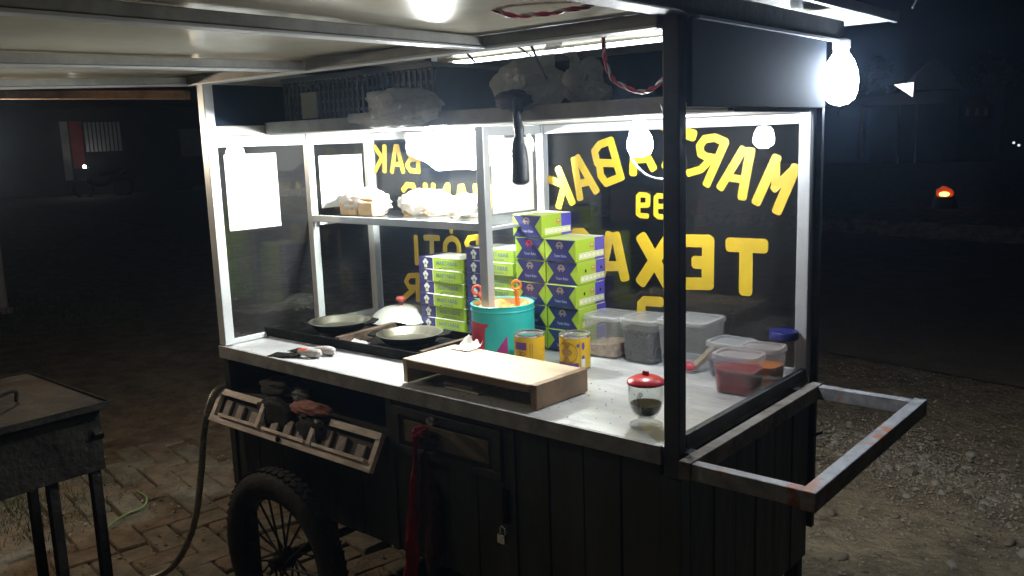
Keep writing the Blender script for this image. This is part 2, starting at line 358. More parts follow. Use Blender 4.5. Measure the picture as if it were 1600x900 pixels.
def road_sheet():
    b = MB(); vs = []; fs = []; nx, ny = 60, 24
    for j in range(ny + 1):
        for i in range(nx + 1):
            x = -40 + 80 * i / nx; t = j / ny
            edge = 0.10 * noise.noise(Vector((x * 1.3, 0.3, 1)))
            y = 3.9 + edge * (1 - t) + t * 6.2 - 0.19 * (x - 1)
            vs.append((x, y, GZ + 0.022 + 0.012 * math.sin(t * math.pi) + 0.004 * noise.noise(Vector((x, y, 2)))))
    for j in range(ny):
        for i in range(nx): k = j*(nx+1)+i; fs.append((k, k+1, k+nx+2, k+nx+1))
    b.add(vs, fs, 'asphalt', True); return b.build('road')
struct(road_sheet())
vb = MB()
for i in range(40):   # low grassy bank on the far side of the road
    x = -40 + 2 * i; y = 9.95 - 0.19 * (x - 1)
    h = 0.20 + 0.08 * noise.noise(Vector((x, 1, 5)))
    vb.hexa([(x, y, GZ-.05), (x+2, y-.38, GZ-.05), (x+2, y+1.8, GZ-.05), (x, y+2.2, GZ-.05), (x, y+.25, GZ+h), (x+2, y-.13, GZ+h), (x+2, y+1.5, GZ+h), (x, y+1.9, GZ+h)], 'dirt')
struct(vb.build('bank'))
pv = MB(); pv.box((-1.9, -0.95, GZ - 0.06), (0.55, 0.72, GZ - 0.004), 'sand')
pavement = struct(pv.build('pavement'))
bricks = []
protos = []
for k in range(6):
    bb = MB(); w, h = 0.200, 0.099
    pts = []
    for (x, y) in rrect(w, h, 0.007, 1): pts.append((x + random.uniform(-.002, .002), y + random.uniform(-.002, .002)))
    n = len(pts)
    ins = [(x * 0.965, y * 0.935) for x, y in pts]
    vs = [(x, y, -0.05) for x, y in pts] + [(x, y, -0.007) for x, y in pts] + [(x, y, random.uniform(-.0012, .0012)) for x, y in ins]
    fs = [(i, (i+1) % n, n + (i+1) % n, n + i) for i in range(n)] + [(n+i, n + (i+1) % n, 2*n + (i+1) % n, 2*n + i) for i in range(n)] + [tuple(range(2*n, 3*n))]
    bb.add(vs, fs, ('brick1', 'brick2', 'brick3')[k % 3]); protos.append(bb.mesh('brick'))
ang = math.radians(-9); ca, sa = math.cos(ang), math.sin(ang); U = 0.106
for i in range(-24, 26):
    for j in range(-24, 26):
        for ori in (0, 1):
            # herringbone of 2:1 bricks
            k = (i - j) % 4
            if ori == 0 and k == 0: cx, cy = (i + 1) * U, (j + .5) * U
            elif ori == 1 and k == 2: cx, cy = (i + .5) * U, (j + 0) * U
            else: continue
            x = -0.7 + cx * ca - cy * sa; y = 0.0 + cx * sa + cy * ca
            if not (-1.72 < x < 0.42 and -0.80 < y < 0.66 + 0.07 * noise.noise(Vector((x * 4, 0, 0)))): continue
            if random.random() < 0.035: continue
            o = bpy.data.objects.new('brick', random.choice(protos)); col.objects.link(o); o.parent = pavement
            sink = 0.010 * noise.noise(Vector((x * 2.2, y * 2.2, 9)))
            o.location = (x, y, GZ + 0.012 + sink + random.uniform(-.005, .006))
            o.rotation_euler = (random.gauss(0, .022), random.gauss(0, .022), ang + (math.pi/2 if ori else 0) + random.gauss(0, .02))
# stones on the dirt to the right: larger ones singly, fine gravel as one mass
stone_meshes = []
for k in range(8):
    s = MB(); s.blob((0, 0, 0), (1, random.uniform(.65, .9), random.uniform(.45, .65)), ('stone1', 'stone2')[k % 2], 0.28, 1.4, 40 + k, 2); stone_meshes.append(s.mesh('stone'))
def stone_place(x, y, r):
    o = bpy.data.objects.new('stone', random.choice(stone_meshes)); col.objects.link(o); o.parent = ground
    o.location = (x, y, GZ + r * 0.16); o.scale = (r, r, r); o.rotation_euler = (random.uniform(-.3, .3), random.uniform(-.3, .3), random.uniform(0, 6.3))
for x, y, r in ((1.397, 2.258, .038), (1.32, 2.25, .022), (1.551, 2.62, .026), (1.20, 2.62, .03), (1.29, 1.68, .026), (1.26, 1.62, .022), (1.44, 1.36, .03), (1.60, 1.27, .036),
                (1.93, 1.74, .04), (1.86, 1.80, .024), (1.75, 1.52, .024), (1.10, 2.30, .022), (1.02, 2.45, .022), (1.62, 2.31, .028), (1.52, 2.20, .024), (1.72, 2.1, .025),
                (1.80, 2.25, .022), (1.05, 1.95, .02), (1.15, 1.55, .022), (1.35, 2.75, .022), (0.98, 2.75, .022), (1.48, 1.80, .02), (2.05, 2.3, .026), (1.9, 2.6, .022)):
    stone_place(x, y, r)
rs = random.Random(3)
for k in range(240):
    a = rs.gauss(0, .42); b_ = rs.gauss(0, .13)
    x = 1.36 + a * 0.80 + b_ * 0.6; y = 2.38 - a * 0.42 + b_ * 0.8
    stone_place(x, y, rs.uniform(.007, .019))
def gravel():
    b = MB(); r = random.Random(5)
    base = [(0, 0, 1), (1, 0, 0), (0, 1, 0), (-1, 0, 0), (0, -1, 0)]
    for k in range(19000):
        if k < 4500: a = r.gauss(0, .55); c = r.gauss(0, .2); x = 1.36 + a * .8 + c * .6; y = 2.38 - a * .42 + c * .8
        elif k < 16500: x = r.uniform(0.5, 3.2); y = r.uniform(0.9, 4.4)
        else: x = r.uniform(-2.2, 0.6); y = r.uniform(-0.6, 2.4)
        s = r.uniform(.002, .0065) * (1.9 if r.random() < .10 else 1); t = r.uniform(0, 6.3); ct, st = math.cos(t), math.sin(t); q = []
        for (u, v, w) in base:
            u *= s * r.uniform(.7, 1.3); v *= s * r.uniform(.6, 1.0); q.append((x + u*ct - v*st, y + u*st + v*ct, GZ + .006 + w * s * .8 + (.006 if k >= 16500 else 0)))
        b.add(q, [(0,1,2),(0,2,3),(0,3,4),(0,4,1)], ('stone1', 'stone2')[k % 2], True)
    return b.build('gravel')
stuff(gravel())
def litter():
    b = MB(); r = random.Random(11)
    for k in range(150):
        x = r.uniform(-1.6, .1); y = r.uniform(-.5, .75); s = r.uniform(.004, .015); t = r.uniform(0, 6.3); z = GZ + .022
        d = Vector((math.cos(t), math.sin(t), 0)) * s; e = Vector((-math.sin(t), math.cos(t), 0)) * s * r.uniform(.25, .6); c = Vector((x, y, z))
        l = s * r.uniform(.1, .5)
        b.add([c - d, c - e + Vector((0,0,l)), c + d + Vector((0,0,l*.4)), c + e + Vector((0,0,l*1.2)), c - d*.9 - Vector((0,0,.003)), c - Vector((0,0,.003))], [(0,1,2,3), (4,5,1), (4,3,5)], 'leaf', False)
    return b.build('leaf_litter')
stuff(litter())
def grass():
    b = MB(); r = random.Random(12)
    for k in range(2600):
        if k < 1700: x = r.gauss(-1.35, .22); y = r.gauss(-.25, .22)
        else: x = r.gauss(-6.1, .7); y = r.gauss(1.75, .35)
        h = r.uniform(.012, .05) * (1 if k < 1700 else 2.4); t = r.uniform(0, 6.3); w = .0022 * (1 if k < 1700 else 2); lx, ly = r.gauss(0, .4) * h, r.gauss(0, .4) * h; z = GZ
        dx, dy = math.cos(t) * w, math.sin(t) * w
        b.add([(x-dx, y-dy, z), (x+dx, y+dy, z), (x + lx*.5 + dx*.6, y + ly*.5 + dy*.6, z + h*.6), (x+lx, y+ly, z+h), (x + lx*.5 - dx*.6, y + ly*.5 - dy*.6, z + h*.6)], [(0,1,2,4), (4,2,3)], 'grass')
    return b.build('grass')
stuff(grass())

# ------------------------------------------------------------------ the cart
cart = thing('food_cart', 'dark wooden street food cart with glass case, roof and lit metal counter', 'food cart', (0.8, 0.32, GZ))
def part(b, name, bevel=0.0, label=None): return b.build(name, cart, bevel, label=label)
def P(name, a, b_, m, bevel=0.002, label=None):
    q = MB(); q.box(a, b_, m); return part(q, name, bevel, label)
# counter
cb = MB(); nx, ny = 60, 24
vs = []; fs = []
for j in range(ny + 1):
    for i in range(nx + 1):
        x = 0.004 + (L - 0.008) * i / nx; y = -0.006 + (W + 0.004) * j / ny
        z = -0.0012 + 0.0022 * noise.noise(Vector((x * 5, y * 7, 0))) * min(1, 4 * min(i / nx, 1 - i / nx)); vs.append((x, y, z))
for j in range(ny):
    for i in range(nx): k = j*(nx+1)+i; fs.append((k, k+1, k+nx+2, k+nx+1))
cb.add(vs, fs, 'counter', True); cb.box((0.006, -0.004, -0.02), (L - 0.006, W, -0.0045), 'trim')
part(cb, 'counter_top')
P('counter_edge', (0.0, -0.016, -0.036), (L - 0.036, -0.0065, 0.002), 'trim', .0015)
# posts
P('post', (-0.004, -0.008, 0.0025), (0.030, 0.024, 0.79), 'alu', .002)
P('post', (L - 0.032, -0.011, -0.06), (L + 0.003, 0.016, 0.806), 'post', .003, 'black painted front corner post')
P('post', (-0.002, W - 0.026, 0.0025), (0.028, W + 0.002, 0.66), 'alu')
P('post', (L - 0.030, W - 0.028, 0.0025), (L + 0.0, W + 0.004, 0.66), 'alu')
P('post', (0.001, 0.352, 0.0025), (0.026, 0.378, 0.637), 'alu')
P('post', (0.772, 0.350, 0.0025), (0.802, 0.376, 0.637), 'alu')
P('post', (0.774, W - 0.024, 0.0025), (0.800, W + 0.001, 0.637), 'alu')
P('post', (L - 0.004, W + 0.005, -0.40), (L + 0.012, W + 0.022, 0.80), 'post')
# bottom and top rails of the glass
P('rail', (0.032, W - 0.016, 0.0), (0.772, W - 0.002, 0.014), 'alu'); P('rail', (0.802, W - 0.016, 0.0), (L - 0.032, W - 0.002, 0.014), 'alu')
P('rail', (0.004, 0.026, 0.0), (0.018, 0.350, 0.016), 'alu'); P('rail', (0.004, 0.380, 0.0), (0.018, W - 0.028, 0.016), 'alu')
P('rail', (L - 0.012, 0.017, -0.004), (L + 0.003, W - 0.030, 0.024), 'post')
P('rail', (0.030, W - 0.022, 0.612), (0.772, W - 0.001, 0.637), 'alu'); P('rail', (0.802, W - 0.022, 0.612), (L - 0.032, W - 0.001, 0.637), 'alu')
P('rail', (0.003, 0.026, 0.604), (0.022, 0.350, 0.637), 'alu'); P('rail', (0.003, 0.380, 0.604), (0.022, W - 0.028, 0.637), 'alu')
# inner cabinet shelf
P('shelf', (0.028, 0.350, 0.352), (0.770, 0.366, 0.374), 'alu'); P('shelf_board', (0.020, 0.367, 0.362), (0.780, W - 0.024, 0.370), 'shelfglass', 0)
P('bracket', (0.028, 0.368, 0.340), (0.046, W - 0.03, 0.3605), 'white')
P('rail', (0.782, 0.378, 0.0), (0.794, W - 0.026, 0.012), 'alu'); P('rail', (0.782, 0.378, 0.610), (0.794, W - 0.026, 0.637), 'alu'); P('rail', (0.782, 0.378, 0.350), (0.794, W - 0.026, 0.3605), 'alu')
# panes
def pane(a, b_, m='glass'):
    q = MB(); q.box(a, b_, m); return part(q, 'glass_pane')
pane_left = pane((0.029, W - 0.010, 0.0145), (0.7735, W - 0.006, 0.6115), 'glassdusty')
pane_right = pane((0.8005, W - 0.010, 0.0145), (L - 0.031, W - 0.006, 0.6115))
pane((0.010, 0.0245, 0.0165), (0.014, 0.3515, 0.6035), 'glassdusty'); pane((0.010, 0.3785, 0.0165), (0.014, W - 0.0265, 0.6035), 'glassdusty')
pane((L - 0.006, 0.0165, 0.0245), (L - 0.002, W - 0.0285, 0.640))
pane((0.786, 0.3765, 0.0125), (0.790, W - 0.0245, 0.3495)); pane((0.786, 0.3765, 0.371), (0.790, W - 0.0245, 0.6095))
LETTERS=[('right', [([(0.842, 0.507),(0.889, 0.413)], 0.0234),([(0.863, 0.463),(0.808, 0.478)], 0.0224),([(0.861, 0.46),(0.84, 0.401)], 0.0217)]),
('right', [([(0.899, 0.534),(0.917, 0.427)], 0.0227),([(0.911, 0.539),(0.973, 0.448)], 0.0235),([(0.913, 0.466),(0.952, 0.473)], 0.0222)]),
('right', [([(1.026, 0.585),(1.058, 0.485)], 0.0233),([(1.026, 0.586),(0.989, 0.576),(0.971, 0.558),(0.979, 0.526),(1.031, 0.524)], 0.0219),([(0.988, 0.519),(0.99, 0.49),(1.009, 0.469),(1.056, 0.485)], 0.0223)]),
('right', [([(1.103, 0.573),(1.098, 0.499)], 0.025),([(1.123, 0.576),(1.161, 0.511)], 0.0227),([(1.103, 0.532),(1.147, 0.536)], 0.021)]),
('right', [([(1.191, 0.625),(1.279, 0.594)], 0.0303),([(1.235, 0.607),(1.204, 0.517)], 0.03)]),
('right', [([(1.371, 0.571),(1.322, 0.47)], 0.0226),([(1.371, 0.574),(1.344, 0.586),(1.315, 0.583),(1.301, 0.566),(1.304, 0.546),(1.319, 0.538),(1.352, 0.532)], 0.0213),([(1.323, 0.523),(1.305, 0.506),(1.271, 0.497)], 0.0198)]),
('right', [([(1.42, 0.553),(1.361, 0.462)], 0.0228),([(1.44, 0.549),(1.42, 0.439)], 0.0253),([(1.391, 0.484),(1.429, 0.479)], 0.0194)]),
('right', [([(1.507, 0.53),(1.459, 0.427)], 0.0257),([(1.556, 0.507),(1.513, 0.406)], 0.0258),([(1.507, 0.527),(1.507, 0.465)], 0.0217),([(1.553, 0.505),(1.505, 0.46)], 0.0217)]),
('right', [([(1.144, 0.411),(1.145, 0.434),(1.139, 0.437),(1.12, 0.438),(1.114, 0.433),(1.113, 0.386),(1.121, 0.381),(1.141, 0.38)], 0.0144),([(1.114, 0.409),(1.142, 0.41)], 0.0141)]),
('right', [([(1.199, 0.409),(1.2, 0.433),(1.194, 0.435),(1.176, 0.436),(1.17, 0.431),(1.169, 0.385),(1.177, 0.38),(1.196, 0.379)], 0.0142),([(1.17, 0.407),(1.197, 0.408)], 0.014)]),
('right', [([(1.391, 0.314),(1.475, 0.315)], 0.0367),([(1.432, 0.307),(1.432, 0.2)], 0.0363)]),
('right', [([(1.326, 0.318),(1.325, 0.207)], 0.0351),([(1.324, 0.32),(1.252, 0.318)], 0.0337),([(1.325, 0.263),(1.292, 0.262)], 0.034),([(1.325, 0.207),(1.252, 0.202)], 0.0332)]),
('right', [([(1.126, 0.317),(1.201, 0.202)], 0.036),([(1.21, 0.322),(1.123, 0.2)], 0.035)]),
('right', [([(1.039, 0.319),(1.066, 0.206)], 0.0306),([(1.017, 0.319),(0.982, 0.191)], 0.0306),([(1.012, 0.233),(1.052, 0.236)], 0.0286)]),
('right', [([(0.884, 0.305),(0.897, 0.321),(0.923, 0.323),(0.938, 0.31),(0.931, 0.278),(0.896, 0.254),(0.885, 0.222),(0.902, 0.2),(0.937, 0.199)], 0.032)]),
('right', [([(1.18, 0.145),(1.132, 0.143),(1.121, 0.132),(1.118, 0.055)], 0.0279)]),
('left', [([(0.087, 0.588),(0.081, 0.506)], 0.0196),([(0.078, 0.544),(0.037, 0.588)], 0.0178),([(0.07, 0.55),(0.03, 0.504)], 0.0183)]),
('left', [([(0.144, 0.588),(0.119, 0.504)], 0.0185),([(0.153, 0.588),(0.175, 0.504)], 0.0185),([(0.128, 0.528),(0.17, 0.527)], 0.0158)]),
('left', [([(0.256, 0.585),(0.25, 0.504)], 0.019),([(0.256, 0.585),(0.218, 0.582),(0.206, 0.565),(0.222, 0.547),(0.253, 0.546)], 0.0171),([(0.25, 0.545),(0.211, 0.543),(0.196, 0.525),(0.212, 0.506),(0.25, 0.505)], 0.0171)]),
('left', [([(0.172, 0.441),(0.191, 0.458),(0.221, 0.456),(0.229, 0.438),(0.213, 0.42),(0.185, 0.408),(0.179, 0.384),(0.198, 0.367),(0.227, 0.371)], 0.0198)]),
('left', [([(0.28, 0.457),(0.273, 0.367)], 0.0201)]),
('left', [([(0.318, 0.457),(0.312, 0.368)], 0.019),([(0.386, 0.458),(0.38, 0.37)], 0.0196),([(0.381, 0.456),(0.316, 0.369)], 0.0179)]),
('left', [([(0.442, 0.453),(0.421, 0.371)], 0.0195),([(0.451, 0.454),(0.477, 0.372)], 0.0195),([(0.429, 0.397),(0.473, 0.398)], 0.0168)]),
('left', [([(0.509, 0.455),(0.504, 0.369)], 0.0192),([(0.509, 0.453),(0.536, 0.41),(0.567, 0.451)], 0.0173),([(0.568, 0.453),(0.564, 0.37)], 0.019)]),
('left', [([(0.221, 0.279),(0.22, 0.191)], 0.0202)]),
('left', [([(0.268, 0.28),(0.329, 0.282)], 0.02),([(0.299, 0.278),(0.294, 0.196)], 0.0198)]),
('left', [([(0.357, 0.222),(0.361, 0.262),(0.374, 0.277),(0.393, 0.284),(0.412, 0.279),(0.423, 0.265),(0.423, 0.226),(0.407, 0.201),(0.387, 0.195),(0.369, 0.201),(0.357, 0.222)], 0.0197),([(0.392, 0.313),(0.392, 0.305)], 0.015)]),
('left', [([(0.511, 0.294),(0.507, 0.204)], 0.0188),([(0.511, 0.294),(0.472, 0.288),(0.459, 0.27),(0.47, 0.254),(0.509, 0.254)], 0.0188),([(0.484, 0.248),(0.457, 0.206)], 0.0191)]),
('left', [([(0.22, 0.148),(0.216, 0.061)], 0.0193),([(0.22, 0.148),(0.177, 0.142),(0.16, 0.121),(0.175, 0.102),(0.217, 0.105)], 0.0182),([(0.195, 0.094),(0.152, 0.066)], 0.0196)])]

def stroke_poly(b, pts, w, y0, y1):
    """one brush stroke: wide ribbon with softly squared ends, round joints"""
    n = len(pts); c = w * 0.30
    for i in range(n - 1):
        p, q = Vector(pts[i]), Vector(pts[i + 1]); d = (q - p).normalized(); r = Vector((-d.y, d.x)); h = w / 2
        e0 = h * 0.85 if i == 0 else 0.0; e1 = h * 0.85 if i == n - 2 else 0.0
        poly = []
        ln = (q - p).length
        a0, a1 = -e0, ln + e1
        def cor(ax, sx, ay, sy, a_from):
            for k in range(5):
                t = math.radians(a_from + 22.5 * k); poly.append(p + d * (ax - sx * c + c * math.cos(t)) + r * (ay - sy * c + c * math.sin(t)))
        if i == n - 2: cor(a1, 1, h, 1, 0)[0:0] if False else None
        poly = []
        for (ax, sx, ay, sy, af) in ((a1, 1, h, 1, 0), (a0, -1, h, 1, 90), (a0, -1, -h, -1, 180), (a1, 1, -h, -1, 270)):
            for k in range(5):
                t = math.radians(af + 22.5 * k); poly.append(p + d * (ax - sx * c + c * math.cos(t)) + r * (ay - sy * c + c * math.sin(t)))
        # (square corners are rounded by radius c at free ends; joints get a disc)
        yy = y0 + random.uniform(0, .00012)
        b.prism_y([(v.x, v.y) for v in poly], yy, y1 + random.uniform(0, .00012), 'yellow')
        if i < n - 2:
            disc = [(q.x + h * math.cos(t * math.pi / 9), q.y + h * math.sin(t * math.pi / 9)) for t in range(18)]
            b.prism_y(disc, y0 + random.uniform(0, .00012), y1 + random.uniform(0, .00012), 'yellow')
for side, strokes in LETTERS:
    b = MB()
    for pts, w in strokes: stroke_poly(b, pts, w, W - 0.0058, W - 0.0045)
    b.build('letter', pane_right if side == 'right' else pane_left)
# loft shelf with front beam
P('loft_beam', (0.020, 0.200, 0.640), (L - 0.006, 0.222, 0.676), 'frame', .002)
P('loft_beam', (0.000, 0.024, 0.638), (0.019, W, 0.668), 'frame', .002)
P('loft_board', (0.020, 0.223, 0.638), (L - 0.006, W - 0.004, 0.650), 'white', 0)
P('fascia', (-0.012, 0.026, 0.668), (-0.001, W + 0.01, 0.790), 'navy'); P('fascia', (-0.010, W + 0.011, 0.640), (L + 0.004, W + 0.022, 0.816), 'navy')
P('fascia', (L + 0.0045, 0.012, 0.646), (L + 0.016, W + 0.012, 0.802), 'navy')
P('fascia', (L - 0.012, 0.036, 0.655), (L - 0.0005, W + 0.009, 0.800), 'navy')
P('fascia_cap', (-0.012, W + 0.004, 0.8165), (L - 0.036, W + 0.030, 0.838), 'frame')
# roof frame
P('roof_beam', (-0.05, -0.020, 0.792), (L - 0.036, 0.012, 0.814), 'frame', .002)
q = MB(); q.box((-0.05, -0.024, 0.786), (L - 0.036, 0.016, 0.7915), 'alu'); part(q, 'lit_edge_lip', .001)
P('roof_beam', (L - 0.034, -1.12, 0.806), (L + 0.022, 0.742, 0.850), 'post', .003)
P('roof_beam', (-0.03, 0.014, 0.792), (0.004, 1.0, 0.830), 'frame')
P('lit_edge_lip', (L + 0.018, 0.02, 0.799), (L + 0.026, 0.740, 0.8055), 'alu', .0005)  # pale strip stands in for lamplight along the side beam's bottom edge
def rib(p0, p1, h=0.020):
    b = MB(); b.bar(p0, p1, 0.028, h, 'frame'); part(b, 'awning_rib', .002)
    b = MB(); d = Vector((0, 0, -h / 2 - 0.003)); b.bar(Vector(p0) + d, Vector(p1) + d, 0.034, 0.005, 'alu'); part(b, 'lit_edge_lip', .001)
rib((1.14, -0.026, 0.801), (1.285, -1.12, 0.776)); rib((0.53, -0.026, 0.801), (0.55, -1.12, 0.776))
rib((-0.03, -0.026, 0.801), (-0.19, -0.62, 0.787))
q = MB(); q.bar((-0.050, -0.012, 0.762), (-1.05, -0.485, 0.810), 0.03, 0.026, 'rustwood'); part(q, 'edge_lath', .002, 'brown wooden lath under the awning edge')
def sheet(x0, x1, y0, y1, z0, z1, name, nx=30, ny=30, bulge=0.004):
    b = MB(); vs = []; fs = []
    for s in (0, 1):
        for j in range(ny + 1):
            for i in range(nx + 1):
                x = x0 + (x1 - x0) * i / nx; y = y0 + (y1 - y0) * j / ny; z = z0 + (z1 - z0) * j / ny
                z += bulge * noise.noise(Vector((x * 2.3, y * 2.3, 4))) + bulge * .6 * noise.noise(Vector((x * 6, y * 2, 7)))
                vs.append((x, y, z + s * 0.003))
    m = (nx + 1) * (ny + 1)
    for j in range(ny):
        for i in range(nx): k = j*(nx+1)+i; fs += [(k, k+nx+1, k+nx+2, k+1), (m+k, m+k+1, m+k+nx+2, m+k+nx+1)]
    b.add(vs, fs, 'sheet', True); return part(b, name)
sheet(-0.34, L - 0.035, -1.14, -0.014, 0.792, 0.8165, 'awning_sheet')
sheet(-0.10, L + 0.040, 0.0, 1.04, 0.872, 0.886, 'roof_sheet')
# rim of the roof sheet
P('roof_edge', (-0.10, 1.041, 0.872), (L + 0.053, 1.052, 0.896), 'alu'); P('roof_edge', (L + 0.041, 0.0, 0.866), (L + 0.053, 1.040, 0.892), 'alu')
P('roof_prop', (0.30, 0.004, 0.815), (0.33, 0.034, 0.868), 'frame'); P('roof_prop', (1.54, 0.004, 0.815), (1.5655, 0.034, 0.868), 'frame'); P('roof_prop', (0.30, W + 0.002, 0.8385), (0.33, W + 0.03, 0.876), 'frame')
# body below the counter
Z0 = -0.45
P('stile', (0.0, -0.004, Z0), (0.030, 0.020, -0.037), 'body'); P('stile', (0.752, -0.006, Z0), (0.776, 0.018, -0.037), 'body'); P('stile', (1.152, -0.006, Z0), (1.182, 0.018, -0.037), 'body')
P('stile', (1.560, -0.008, Z0), (L + 0.003, 0.030, -0.061), 'body')
P('side_panel', (0.0, 0.022, Z0), (0.014, W, -0.030), 'body'); P('back_panel', (0.016, W - 0.014, Z0), (L - 0.016, W, -0.030), 'body')
P('compartment_floor', (0.016, 0.02, -0.156), (0.764, W - 0.016, -0.146), 'dark', 0); P('compartment_wall', (0.765, 0.019, Z0), (0.775, W - 0.016, -0.030), 'dark', 0)
P('bottom_board', (0.016, 0.02, Z0), (L - 0.016, W - 0.016, Z0 + 0.012), 'dark', 0)
P('sill', (0.031, -0.006, -0.166), (0.751, 0.018, -0.146), 'body')
n = 6
for i in range(n):
    x0 = 0.032 + i * (0.718 / n); P('plank', (x0, 0.002 + .0012 * (i % 2), Z0), (x0 + 0.718 / n - 0.004, 0.014, -0.1665), 'body')
# drawer with recessed brown panel
P('rail', (0.777, -0.005, -0.050), (1.151, 0.016, -0.037), 'body')
dr = P('drawer', (0.782, -0.004, -0.172), (1.146, 0.010, -0.052), 'body')
for a, b_ in (((0.782, -0.012, -0.172), (1.146, -0.0045, -0.152)), ((0.782, -0.012, -0.072), (1.146, -0.0045, -0.052)), ((0.782, -0.012, -0.1515), (0.806, -0.0045, -0.0725)), ((1.122, -0.012, -0.1515), (1.146, -0.0045, -0.0725))):
    q = MB(); q.box(a, b_, 'body'); q.build('drawer_moulding', dr, .0015)
q = MB(); q.box((0.822, -0.008, -0.140), (1.106, -0.0045, -0.084), 'body2'); q.build('drawer_panel', dr, .002)
q = MB(); q.lathe([(0.006, 0), (0.006, 0.012), (0.012, 0.018), (0.011, 0.026), (0, 0.03)], (0, 0, 0), 'chrome', 14)
q.v = [(0.945 + x, -0.012 - z, -0.060 + y) for x, y, z in q.v]; q.build('knob', dr)
for i in range(4):
    x0 = 0.778 + i * 0.0935; P('plank', (x0, 0.000 + .0013 * (i % 2), Z0), (x0 + 0.090, 0.012, -0.176), 'body')
for i in range(4):
    x0 = 1.184 + i * 0.094; P('plank', (x0, -0.002 + .0013 * (i % 2), Z0), (x0 + 0.0905, 0.012, -0.040), 'body')
P('handle_plate', (1.148, -0.016, -0.270), (1.164, -0.0065, -0.185), 'steel_black', .002)
q = MB(); q.box((1.146, -0.034, -0.310), (1.168, -0.018, -0.288), 'chrome'); q.tube([(1.150, -0.026, -0.288), (1.150, -0.026, -0.275), (1.157, -0.026, -0.270), (1.164, -0.026, -0.275), (1.164, -0.026, -0.288)], .0022, 'chrome'); part(q, 'padlock', .002)
for i in range(6):   # right end boards
    y0 = 0.034 + i * 0.0995; P('plank', (L - 0.010, y0, Z0 - 0.02), (L + 0.002 + .0016 * (i % 2), y0 + 0.096, -0.030), 'body')
for x, y in ((0.008, 0.012), (L - 0.04, 0.012), (0.008, W - 0.04), (L - 0.04, W - 0.04)): P('leg', (x, y, GZ + 0.002), (x + 0.036, y + 0.030, Z0), 'dark')
for z in (-0.155, -0.345):
    q = MB(); q.tube([(L - 0.002, W - 0.02, z), (L + 0.02, W + 0.035, z)], .004, 'steel_black'); part(q, 'bolt')
# drop-down door hanging open under the compartment
dd = MB(); dd.box((0, 0, 0), (0.001, 0.001, 0.001), 'doorwood')
def dpt(u, v, w):   # u along x, v down the leaf, w out of its face
    t = Vector((0, -0.050, -0.088)).normalized(); nrm = Vector((0, -0.088, 0.050)).normalized()
    return Vector((0.006 + u, -0.012, -0.136)) + t * v + nrm * w
def dbox(name, parent, u0, u1, v0, v1, w0, w1, m, bevel=.0012):
    q = MB(); q.hexa([dpt(u0,v0,w0), dpt(u1,v0,w0), dpt(u1,v1,w0), dpt(u0,v1,w0), dpt(u0,v0,w1), dpt(u1,v0,w1), dpt(u1,v1,w1), dpt(u0,v1,w1)], m)
    return q.build(name, parent, bevel)
leaf = dbox('drop_door', cart, 0, 0.752, 0.002, 0.104, -0.010, -0.001, 'dark')
leaf['label'] = 'open slatted wooden flap hanging below the counter'
dbox('door_rail', leaf, 0, 0.225, 0.0, 0.019, 0, 0.016, 'doorwood'); dbox('door_rail', leaf, 0.545, 0.752, 0.0, 0.019, 0, 0.016, 'doorwood')
dbox('door_rail', leaf, 0.0, 0.752, 0.084, 0.104, 0, 0.016, 'doorwood'); dbox('door_ledge', leaf, 0.05, 0.24, 0.074, 0.0835, 0, 0.024, 'doorwood'); dbox('door_ledge', leaf, 0.275, 0.475, 0.074, 0.0835, 0, 0.024, 'doorwood'); dbox('door_ledge', leaf, 0.51, 0.725, 0.074, 0.0835, 0, 0.024, 'doorwood')
for u in (0.0, 0.243, 0.488, 0.734): dbox('door_stile', leaf, u, u + 0.018, 0.0195 if u in (0, .734) else 0.012, 0.0835, 0, 0.015 if u in (0, .734) else 0.026, 'doorwood')
for k, u in enumerate((0.045, 0.115, 0.185, 0.295, 0.355, 0.418, 0.528, 0.592, 0.668)):
    dbox('slat', leaf, u, u + 0.032, 0.030 + .006 * (k % 3), 0.0738, 0.0002, 0.007 + .002 * (k % 2), 'slatwood')
q = MB(); q.blob(dpt(0.36, 0.095, 0.018), (.010, .006, .009), 'steel_black', .2, 2, 3, 2); q.build('latch', leaf)
# push handle at the right end
def hb(a, b_, m='barpaint', label=None): return P('handle_bar', a, b_, m, .002, label)
hb((1.628, -0.056, -0.036), (1.653, 0.584, 0.0), 'oldwood', 'worn brown rail of the push handle beside the cart')
hb((1.6535, -0.054, -0.034), (1.860, -0.030, -0.002)); hb((1.6535, 0.556, -0.034), (1.860, 0.580, -0.002)); hb((1.8605, -0.058, -0.036), (1.888, 0.584, 0.0))
for y in (0.0, 0.52): P('handle_bracket', (L + 0.004, y, -0.036), (1.6255, y + 0.03, -0.006), 'post')
